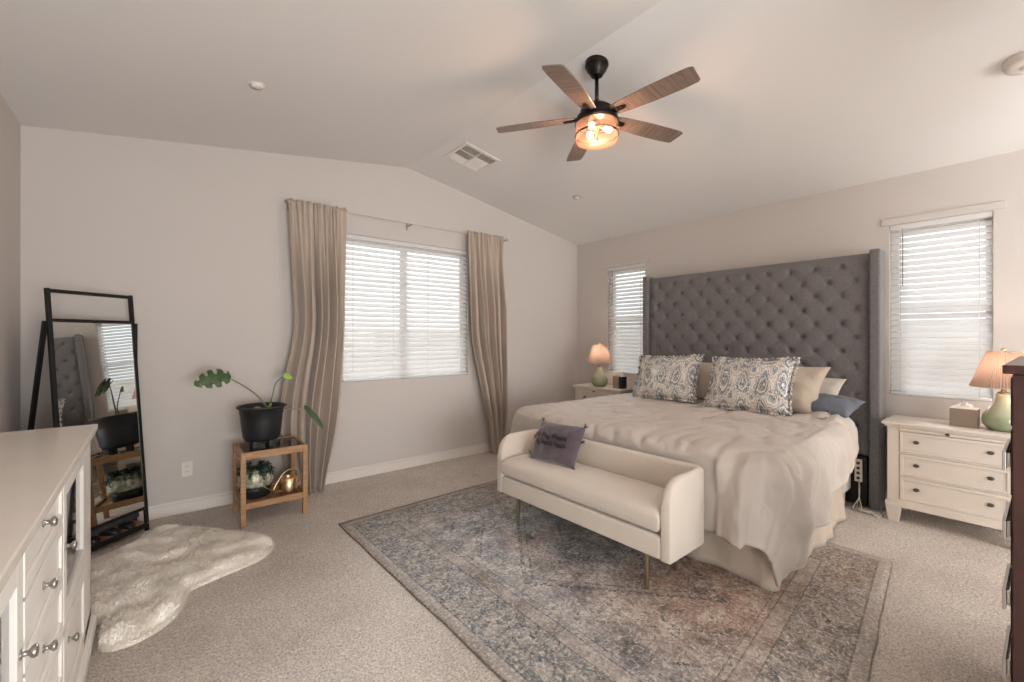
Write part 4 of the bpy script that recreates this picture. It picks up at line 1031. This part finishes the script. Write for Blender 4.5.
# ------------------------------------------------------------------ pillows
def pillow(name, label, cat, mat, c, w, h, th, lean=0.0, yaw=0.0, roll=0.0, group=None, seed=0, ruffle=0, pinch=0.05, extra=None, wr=0.012):
    """c: centre; local x = towards -Y, local y = up, local z = towards the foot of the bed (-X)"""
    N = 30; b = B(); uvl = b.loops.layers.uv.new('UVMap')
    def pt(u, v, side):
        pu = 1-abs(u)**2.4; pv = 1-abs(v)**2.4
        t_ = th*0.5*max(0, pu*pv)**0.55
        k = 1-pinch*(1-u*u)*abs(v)**2; kk = 1-pinch*(1-v*v)*abs(u)**2
        x = u*w/2*kk; y = v*h/2*k
        wz = wr*noise.noise(Vector((u*2.2+seed, v*2.2, side*3)))*max(0, pu*pv)**0.3 + wr*0.6*abs(noise.noise(Vector((u*5+seed, v*4+u*3, side*3+5))))*max(0, pu*pv)**.3
        return Vector((x, y, side*(t_+wz)))
    fr_ = [[b.verts.new(pt(-1+2*i/N, -1+2*j/N, 1)) for i in range(N+1)] for j in range(N+1)]
    bk_ = [[fr_[j][i] if i in (0, N) or j in (0, N) else b.verts.new(pt(-1+2*i/N, -1+2*j/N, -1)) for i in range(N+1)] for j in range(N+1)]
    for grid, flip in ((fr_, False), (bk_, True)):
        for j in range(N):
            for i in range(N):
                q = [(j, i), (j, i+1), (j+1, i+1), (j+1, i)]
                if flip: q.reverse()
                f = b.faces.new([grid[a][c_] for a, c_ in q])
                for lp, (a, c_) in zip(f.loops, q): lp[uvl].uv = (c_/N*w/0.6, a/N*h/0.6)
    W_ = Vector((sin(yaw), -cos(yaw), 0)); Nh = Vector((-cos(yaw), -sin(yaw), 0)); up = Vector((0, 0, 1))
    U_ = up*cos(lean) - Nh*sin(lean); N_ = W_.cross(U_)
    W2 = W_*cos(roll)+U_*sin(roll); U2 = U_*cos(roll)-W_*sin(roll)
    R_ = Matrix((W2, U2, N_)).transposed().to_4x4()
    cover_first = ruffle or extra
    if cover_first: root = thing(name, label, cat, c, 0, group); root.matrix_world = Matrix.Translation(c) @ R_
    o = obj('cover' if cover_first else name, b, mat, root if cover_first else None, smooth=True, recalc=False)
    if not cover_first: o.matrix_world = Matrix.Translation(c) @ R_; tag(o, label, cat, group)
    if ruffle:
        b = B(); uvl = b.loops.layers.uv.new('UVMap'); NP = 360; ra, rb = [], []
        for k in range(NP):
            f = k/NP*4; sd_ = int(f); q = -1+2*(f-sd_)
            u, v = [(q, -1), (1, q), (-q, 1), (-1, -q)][sd_]
            p = pt(u, v, 1); p.z = 0; d = Vector((u*abs(u)**3*(1 if sd_ in (1, 3) or abs(u) > .9 else 0.0), v*abs(v)**3*(1 if sd_ in (0, 2) or abs(v) > .9 else 0.0), 0))
            if d.length > 0: d.normalize()
            ra.append((b.verts.new(p), p)); p2 = p+d*ruffle*(1+0.25*sin(k*1.3)); p2.z = 0.012*sin(k*0.9)+0.006*sin(k*2.3); rb.append((b.verts.new(p2), p2))
        for k in range(NP):
            m_ = (k+1) % NP; f = b.faces.new((ra[k][0], ra[m_][0], rb[m_][0], rb[k][0]))
            for lp, (_, p) in zip(f.loops, (ra[k], ra[m_], rb[m_], rb[k])): lp[uvl].uv = ((p.x/w+0.5)*w/0.6, (p.y/h+0.5)*h/0.6)
        obj('flange', b, mat, root, smooth=True, solid=0.003, recalc=False)
    return root if cover_first else o
GZ = 0.735
pillow('patterned_pillow', 'left of the two blue and cream ikat patterned pillows on the bed', 'pillow', 'ikat', (4.02, 2.48, GZ+0.225), 0.68, 0.46, 0.17, 0.42, 0.0, 0.05, 'ikat patterned pillows', 1, 0.022, pinch=0.09, wr=0.028)
pillow('patterned_pillow', 'right of the two blue and cream ikat patterned pillows on the bed', 'pillow', 'ikat', (3.97, 1.66, GZ+0.225), 0.70, 0.48, 0.18, 0.42, -0.04, 0.03, 'ikat patterned pillows', 4, 0.022, pinch=0.09, wr=0.028)
pillow('tan_pillow', 'plain tan pillow tucked behind the left patterned pillow', 'pillow', 'tanp', (4.25, 2.28, GZ+0.20), 0.64, 0.42, 0.15, 0.35, 0, -0.06, 'plain tan pillows', 7, pinch=0.10, wr=0.02)
pillow('brown_pillow', 'brown ribbed pillow peeking out between the two patterned pillows', 'pillow', 'brownp', (4.37, 2.10, GZ+0.17), 0.60, 0.34, 0.09, 0.2, 0, 0, None, 9)
pillow('tan_pillow', 'plain tan pillow standing behind the right patterned pillow', 'pillow', 'tanp', (4.17, 1.53, GZ+0.20), 0.76, 0.46, 0.19, 0.45, 0, -0.05, 'plain tan pillows', 11, pinch=0.12, wr=0.03)
pillow('ivory_pillow', 'ivory pillow lying behind the right tan pillow', 'pillow', 'whitep', (4.33, 1.38, GZ+0.16), 0.60, 0.34, 0.10, 0.35, 0, -0.10, None, 13, pinch=0.12, wr=0.02)
pillow('blue_pillow', 'slate blue sleeping pillow against the headboard at the near side', 'pillow', 'bluep', (4.20, 1.17, GZ+0.085), 0.44, 0.34, 0.14, 1.30, 0, -0.12, None, 15, pinch=0.08, wr=0.02)

# ------------------------------------------------------------------ bench
bang = radians(1.0)
bn = thing('upholstered_bench', 'cream velvet bench with rounded arms and low back at the foot of the bed', 'bench', (2.01, 1.215, 0), bang)
BW, BD, BH, B0 = 1.40, 0.42, 0.64, 0.225    # along +y, depth +x
# base
b = B(); box(b, 0.0, BD-0.05, 0.055, BW-0.055, B0, B0+0.12); obj('seat_base', b, 'velvet', bn, bevel=0.014, seg=3)
# shell: side arms + back with rounded plan corners, front top rounded
def shell():
    b = B(); th = 0.055; R_ = 0.09
    # centre line from front of near arm, round the back, to the front of the far arm
    cl = [(x, th/2) for x in [0.0+k*(BD-R_-0.0)/14 for k in range(15)]]
    cl += [(BD-R_+(R_-th/2)*sin(a), R_-(R_-th/2)*cos(a)) for a in [pi/2*k/10 for k in range(1, 11)]]
    cl += [(BD-th/2, R_+(BW-2*R_)*k/24) for k in range(1, 24)]
    cl += [(BD-R_+(R_-th/2)*cos(a), BW-R_+(R_-th/2)*sin(a)) for a in [pi/2*k/10 for k in range(0, 11)]]
    cl += [(BD-R_-(BD-R_)*k/14, BW-th/2) for k in range(1, 15)]
    rings = []; n = len(cl)
    for i, (x, y) in enumerate(cl):
        p = Vector((x, y, 0)); q = Vector((*cl[min(i+1, n-1)], 0)) - Vector((*cl[max(i-1, 0)], 0)); q.normalize(); nn = Vector((q.y, -q.x, 0))
        # top height: front corner rounding
        fx = x; rr = 0.13
        top = BH
        if fx < rr: top = BH-rr+math.sqrt(max(0, rr*rr-(rr-fx)**2)); top = max(top, BH-rr)
        ring = []; e = 0.022
        for k in range(7):
            a = pi*k/6; ring.append(b.verts.new(p+nn*(th/2*cos(a))+Vector((0, 0, top-e+e*sin(a)))))
        ring = [b.verts.new(p+nn*th/2+Vector((0, 0, B0)))] + ring + [b.verts.new(p-nn*th/2+Vector((0, 0, B0)))]
        rings.append(ring)
    m_ = len(rings[0])
    for a, c in zip(rings, rings[1:]):
        for k in range(m_): b.faces.new((a[k], a[(k+1) % m_], c[(k+1) % m_], c[k]))
    b.faces.new(list(reversed(rings[0]))); b.faces.new(rings[-1])
    return b
o = obj('arm_and_back_shell', shell(), 'velvet', bn, smooth=True, bevel=0.008, seg=2)
b = B()   # seat cushion
def softbox(b, x0, x1, y0, y1, z0, z1, r, crown):
    NX, NY_ = 14, 40
    top, bot = [], []
    def edge(t, L_):  return min(t, L_-t)
    for i in range(NX+1):
        ta, ba = [], []
        for j in range(NY_+1):
            u, v = i/NX, j/NY_; u = 0.5-0.5*cos(pi*u); v = 0.5-0.5*cos(pi*v)
            x, y = x0+(x1-x0)*u, y0+(y1-y0)*v
            e = min(edge(x-x0, x1-x0), edge(y-y0, y1-y0)); k = 1 if e >= r else math.sqrt(max(0, 1-((r-e)/r)**2))
            zm = (z0+z1)/2; cz = crown*sin(pi*u)*(sin(pi*v)**0.5)
            dd = (z1-z0)/2-r
            ta.append(b.verts.new((x, y, zm+dd+r*k+cz+0.003*noise.noise(Vector((x*6, y*6, 0))))))
            ba.append(b.verts.new((x, y, zm-dd-r*k)))
        top.append(ta); bot.append(ba)
    for i in range(NX):
        for j in range(NY_):
            b.faces.new((top[i][j], top[i+1][j], top[i+1][j+1], top[i][j+1])); b.faces.new((bot[i][j], bot[i][j+1], bot[i+1][j+1], bot[i+1][j]))
    for j in range(NY_):
        b.faces.new((top[0][j], top[0][j+1], bot[0][j+1], bot[0][j])); b.faces.new((top[NX][j+1], top[NX][j], bot[NX][j], bot[NX][j+1]))
    for i in range(NX):
        b.faces.new((top[i+1][0], top[i][0], bot[i][0], bot[i+1][0])); b.faces.new((top[i][NY_], top[i+1][NY_], bot[i+1][NY_], bot[i][NY_]))
softbox(b, -0.012, BD-0.060, 0.060, BW-0.060, B0+0.128, B0+0.255, 0.045, 0.018); obj('seat_cushion', b, 'velvet', bn, smooth=True)
for x, y, sx, sy in ((0.06, 0.17, 0, 0), (0.06, BW-0.17, 0, 0), (0.35, 0.17, 0.0, 0), (0.35, BW-0.17, 0, 0)):
    b = B(); tube(b, [(x, y, B0+0.004), (x, y, 0.0175)], 0.015, 20, 0.011); obj('leg', b, 'brass', bn)
# mauve cushion
cu = pillow('throw_cushion', 'mauve velvet cushion with dark embroidered script on the bench', 'cushion', 'mauve', (2.20, 2.205, 0.622), 0.41, 0.29, 0.11, 0.50, 0.06, 0.02, None, 21, 0, 0.03, extra=True, wr=0.016)
b = B(); rnd = random.Random(11)
def cz(u, v): return 0.055*max(0, (1-abs(u)**2.4)*(1-abs(v)**2.4))**0.55+0.024
for row, (v0, us) in enumerate(((0.13, -0.78), (-0.18, -0.62))):
    x = us
    for wd in ((0.24, 0.42, 0.62) if row == 0 else (0.2, 0.5, 0.45)):
        pts = []; n_ = int(wd/0.062)
        for k in range(n_*8+1):
            f = k/(n_*8); u = x+wd*f+0.030*sin(f*n_*2*pi); v = v0+0.13*cos(f*n_*2*pi)*(0.6+0.5*sin(k*0.9+row*2)) + 0.03*sin(f*5)
            pts.append(Vector((u*0.205, v*0.16, cz(u, v))))
        tube(b, pts, 0.0024, 5); x += wd+0.07
obj('embroidered_script', b, 'mauvedark', cu, smooth=True)
def tassel(x, y, ang):
    b = B()
    for k in range(9):
        a = ang+rnd.uniform(-0.6, 0.6); l = rnd.uniform(0.02, 0.035)
        tube(b, [(x, y, 0), (x+l*0.6*cos(a), y+l*0.6*sin(a), rnd.uniform(-.008, .008)), (x+l*cos(a+0.2), y+l*sin(a+0.2), rnd.uniform(-.014, .014))], 0.0016, 4)
    lathe(b, [(0.0, -0.006), (0.006, 0), (0.0, 0.006)], (x, y, 0), 8, cap0=False, cap1=False); obj('tassel', b, 'mauvedark', cu)
for x, y, a in ((-0.185, 0.145, 2.2), (0.19, 0.14, 0.8), (-0.2, 0.02, pi), (-0.195, -0.10, pi+0.3), (0.2, 0.04, 0), (0.192, -0.135, -0.7)): tassel(x, y, a)

# ------------------------------------------------------------------ nightstands
def nightstand():
    t = thing('nightstand', 'cream three-drawer nightstand beside the near side of the bed', 'nightstand', (4.47, 0.447, 0), 0, 'cream three-drawer nightstands')
    # local: front at x=-0.20, y in +-0.34
    W2_, D0, D1, ZT = 0.345, -0.195, 0.18, 0.74
    b = B(); box(b, D0-0.025, D1, -W2_-0.03, W2_+0.03, ZT-0.022, ZT); box(b, D0-0.012, D1, -W2_-0.016, W2_+0.016, ZT-0.038, ZT-0.022); obj('top', b, 'cream', t, bevel=0.004, seg=3)
    b = B(); box(b, D0+0.02, D1, -W2_, -W2_+0.018, 0.11, ZT-0.038); box(b, D0+0.02, D1, W2_-0.018, W2_, 0.11, ZT-0.038); box(b, D1-0.012, D1, -W2_+0.018, W2_-0.018, 0.11, ZT-0.038); box(b, D0+0.03, D1-0.012, -W2_+0.018, W2_-0.018, 0.12, 0.135); obj('carcass', b, 'cream', t)
    b = B()
    for s in (-1, 1): box(b, D0, D0+0.02, min(s*W2_, s*(W2_-0.068)), max(s*W2_, s*(W2_-0.068)), 0.11, ZT-0.038)
    box(b, D0, D0+0.02, -W2_+0.068, W2_-0.068, 0.15, 0.172)
    for z in (0.340, 0.510): box(b, D0, D0+0.02, -W2_+0.068, W2_-0.068, z, z+0.012)
    box(b, D0, D0+0.02, -W2_+0.068, W2_-0.068, ZT-0.065, ZT-0.038)
    obj('face_frame', b, 'cream', t, bevel=0.002)
    b = B(); box(b, D0-0.012, D1, -W2_-0.012, W2_+0.012, 0.115, 0.15); box(b, D0-0.006, D1, -W2_-0.006, W2_+0.006, 0.15, 0.16); obj('base_moulding', b, 'cream', t, bevel=0.003)
    b = B(); box(b, D0-0.008, D0+0.02, -W2_+0.07, W2_-0.07, ZT-0.060, ZT-0.043); o = obj('pull_out_tray', b, 'cream', t, bevel=0.002); knob(o, D0-0.008, 0.02, ZT-0.051, 'pewter', -1, 0.006)
    for z0, z1 in ((0.524, 0.673), (0.354, 0.508), (0.174, 0.338)):
        b = B(); y1_ = W2_-0.071; x = D0-0.004
        box(b, x+0.008, x+0.02, -y1_, y1_, z0, z1)
        for a, c, d, e in ((-y1_, -y1_+0.02, z0, z1), (y1_-0.02, y1_, z0, z1), (-y1_+0.02, y1_-0.02, z0, z0+0.02), (-y1_+0.02, y1_-0.02, z1-0.02, z1)): box(b, x, x+0.008, a, c, d, e)
        o = obj('drawer', b, 'cream', t, bevel=0.002)
        for y in (-0.183, 0.183):
            b = B(); lathe(b, [(1.0, 0), (1.0, 0.15), (0.5, 0.3), (0.45, 0.7), (0.95, 0.85), (0.8, 1.0), (0, 1.05)], n=20, mtx=Matrix.Translation((D0+0.004, y, (z0+z1)/2+0.006)) @ Matrix.Rotation(-pi/2, 4, 'Y') @ Matrix.Diagonal((0.011, 0.017, 0.022, 1)), cap1=False); obj('oval_knob', b, 'pewter', o, smooth=True)
    for sx, x in ((-1, D0+0.02), (1, D1-0.035)):
        for s in (-1, 1):
            b = B(); cyy = s*(W2_-0.035); top = [(x-0.035, cyy-0.045), (x+0.035, cyy-0.045), (x+0.035, cyy+0.045), (x-0.035, cyy+0.045)]
            A_ = [b.verts.new((px, py, 0.115)) for px, py in top]; Bb = [b.verts.new((x+(px-x)*0.62, cyy+(py-cyy)*0.62, 0.0)) for px, py in top]
            for i in range(4): b.faces.new((A_[i], A_[(i+1) % 4], Bb[(i+1) % 4], Bb[i]))
            b.faces.new(A_); b.faces.new(Bb); obj('leg', b, 'cream', t, bevel=0.003)
    return t
ns = nightstand()
dup(ns, (4.47, 3.60, 0), None, 'cream nightstand in the far corner, mostly hidden behind the bed')

def lamp(label, loc, power):
    t = thing('table_lamp', label, 'table lamp', loc, 0, 'green glass table lamps with pleated shades')
    b = B(); lathe(b, [(0.060, 0.0), (0.070, 0.004), (0.094, 0.030), (0.104, 0.065), (0.097, 0.105), (0.072, 0.145), (0.050, 0.18), (0.040, 0.22), (0.037, 0.245), (0.0, 0.25)], n=44, cap1=False); obj('base', b, 'lampbase', t, smooth=True)
    b = B(); lathe(b, [(0.03, 0.245), (0.032, 0.255), (0.014, 0.262), (0.012, 0.30), (0.017, 0.305), (0.017, 0.335), (0.0, 0.336)], n=20, cap1=False); obj('socket', b, 'brass', t, smooth=True)
    b = B(); n = 128; rows = []
    for k in range(9):
        f = k/8; rr = 0.158*(1-f)+0.078*f; z = 0.292+0.235*f; amp = 0.0045
        rows.append([b.verts.new(((rr+amp*(1 if i % 2 else -1))*cos(2*pi*i/n), (rr+amp*(1 if i % 2 else -1))*sin(2*pi*i/n), z)) for i in range(n)])
    for a, c in zip(rows, rows[1:]):
        for i in range(n): b.faces.new((a[i], a[(i+1) % n], c[(i+1) % n], c[i]))
    s = obj('lamp_shade', b, 'shade', t, recalc=False)
    for z, r_ in ((0.292, 0.159), (0.527, 0.079)):
        b = B(); tube(b, [(r_*cos(2*pi*i/48), r_*sin(2*pi*i/48), z) for i in range(48)], 0.0035, 6, closed=True); obj('shade_trim', b, 'tanp', s, smooth=True)
    b = B(); tube(b, [(-0.078, 0, 0.524), (0.078, 0, 0.524)], 0.0015, 5); tube(b, [(0, -0.078, 0.524), (0, 0.078, 0.524)], 0.0015, 5); tube(b, smooth_path([(0.0, -0.014, 0.30), (0, -0.05, 0.36), (0, -0.03, 0.48), (0, 0, 0.524)]), 0.0018, 5); tube(b, smooth_path([(0.0, 0.014, 0.30), (0, 0.05, 0.36), (0, 0.03, 0.48), (0, 0, 0.524)]), 0.0018, 5); obj('harp', b, 'brass', s)
    b = B(); lathe(b, [(0.004, 0.524), (0.004, 0.532), (0.010, 0.536), (0.013, 0.545), (0.008, 0.555), (0.0, 0.557)], n=16, cap1=False); obj('finial', b, 'gold', s, smooth=True)
    b = B(); lathe(b, [(0.012, 0.335), (0.020, 0.36), (0.026, 0.385), (0.022, 0.41), (0.0, 0.422)], n=18, cap1=False); obj('bulb', b, 'lampbulb', t, smooth=True)
    point('lamp_glow', (loc[0], loc[1], loc[2]+0.425), power, (1.0, 0.80, 0.62), 0.03)
    return t
lamp('glass table lamp with pleated pink shade on the near nightstand', (4.425, 0.215, 0.7405), 3.2)
lamp('glass table lamp with pleated pink shade in the far corner', (4.40, 3.645, 0.7405), 3.2)

# boxes on the nightstands
t = thing('tissue_box', 'square taupe tissue box with white tissue beside the near lamp', 'tissue box', (4.44, 0.40, 0.7405), -0.05)
b = B(); box(b, -0.06, 0.06, -0.068, 0.068, 0, 0.125); obj('box', b, 'taupe', t, bevel=0.003)
b = B(); box(b, -0.062, 0.062, -0.07, 0.07, 0.125, 0.131); obj('lid', b, 'cream', t, bevel=0.002)
b = B(); g = []
for i in range(9):
    row = []
    for j in range(13):
        u, v = i/8-0.5, j/12-0.5; row.append(b.verts.new((u*0.03+0.01*sin(v*9), v*0.09, 0.132+0.045*(1-abs(v)*1.4)*(1-abs(u)*1.2)+0.006*sin(v*30+u*8))))
    g.append(row)
for i in range(8):
    for j in range(12): b.faces.new((g[i][j], g[i][j+1], g[i+1][j+1], g[i+1][j]))
obj('tissue', b, 'paper', t, smooth=True, recalc=False)
t = thing('storage_box', 'small grey box with dark open side on the far nightstand', 'box', (4.42, 3.345, 0.7405), 0.0)
b = B(); box(b, -0.05, 0.05, -0.02, 0.07, 0, 0.15); obj('body', b, 'taupe', t, bevel=0.003)
b = B(); box(b, -0.05, 0.05, -0.065, -0.021, 0, 0.148); obj('dark_side', b, 'blackpl', t, bevel=0.002)
t = thing('picture_stand', 'cream card panel leaning beside the far lamp', 'photo frame', (4.52, 3.45, 0.7405), 0.0)
b = B(); box(b, -0.008, 0.008, -0.09, 0.075, 0.0, 0.19); obj('panel', b, 'cream', t, bevel=0.002)
b = B(); box(b, 0.008, 0.05, -0.01, 0.01, 0.0, 0.10); obj('stand', b, 'cream', t)

# power strip and cords under the bed head
t = thing('power_strip', 'cream power strip mounted on the black panel under the headboard', 'power strip', (4.425, 1.00, 0.29))
b = B(); box(b, -0.008, 0.012, -0.025, 0.025, -0.09, 0.09); obj('housing', b, 'cream', t, bevel=0.003)
b = B()
for k in range(4): lathe(b, [(0.012, 0), (0.012, 0.002)], n=12, mtx=Matrix.Translation((-0.0085, 0, -0.06+k*0.04)) @ Matrix.Rotation(-pi/2, 4, 'Y'))
obj('sockets', b, 'slot', t)
rnd = random.Random(2)
t = thing('cable_tangle', 'tangled white cords on the carpet below the headboard wing', 'cord')
for k in range(4):
    p = [(4.40, 0.99, 0.22), (4.36, 0.98, 0.10)]
    x, y = 4.33, 0.96
    for q in range(6):
        p.append((x+rnd.uniform(-0.07, 0.05), y+rnd.uniform(-0.05, 0.06), 0.006+0.004*k)); x -= 0.01; y -= 0.02
    p += [(4.36, 0.84, 0.006), (4.60, 0.83, 0.006)]
    b = B(); tube(b, smooth_path(p, 6), 0.0035, 6); obj('cord', b, 'cord', t, smooth=True)
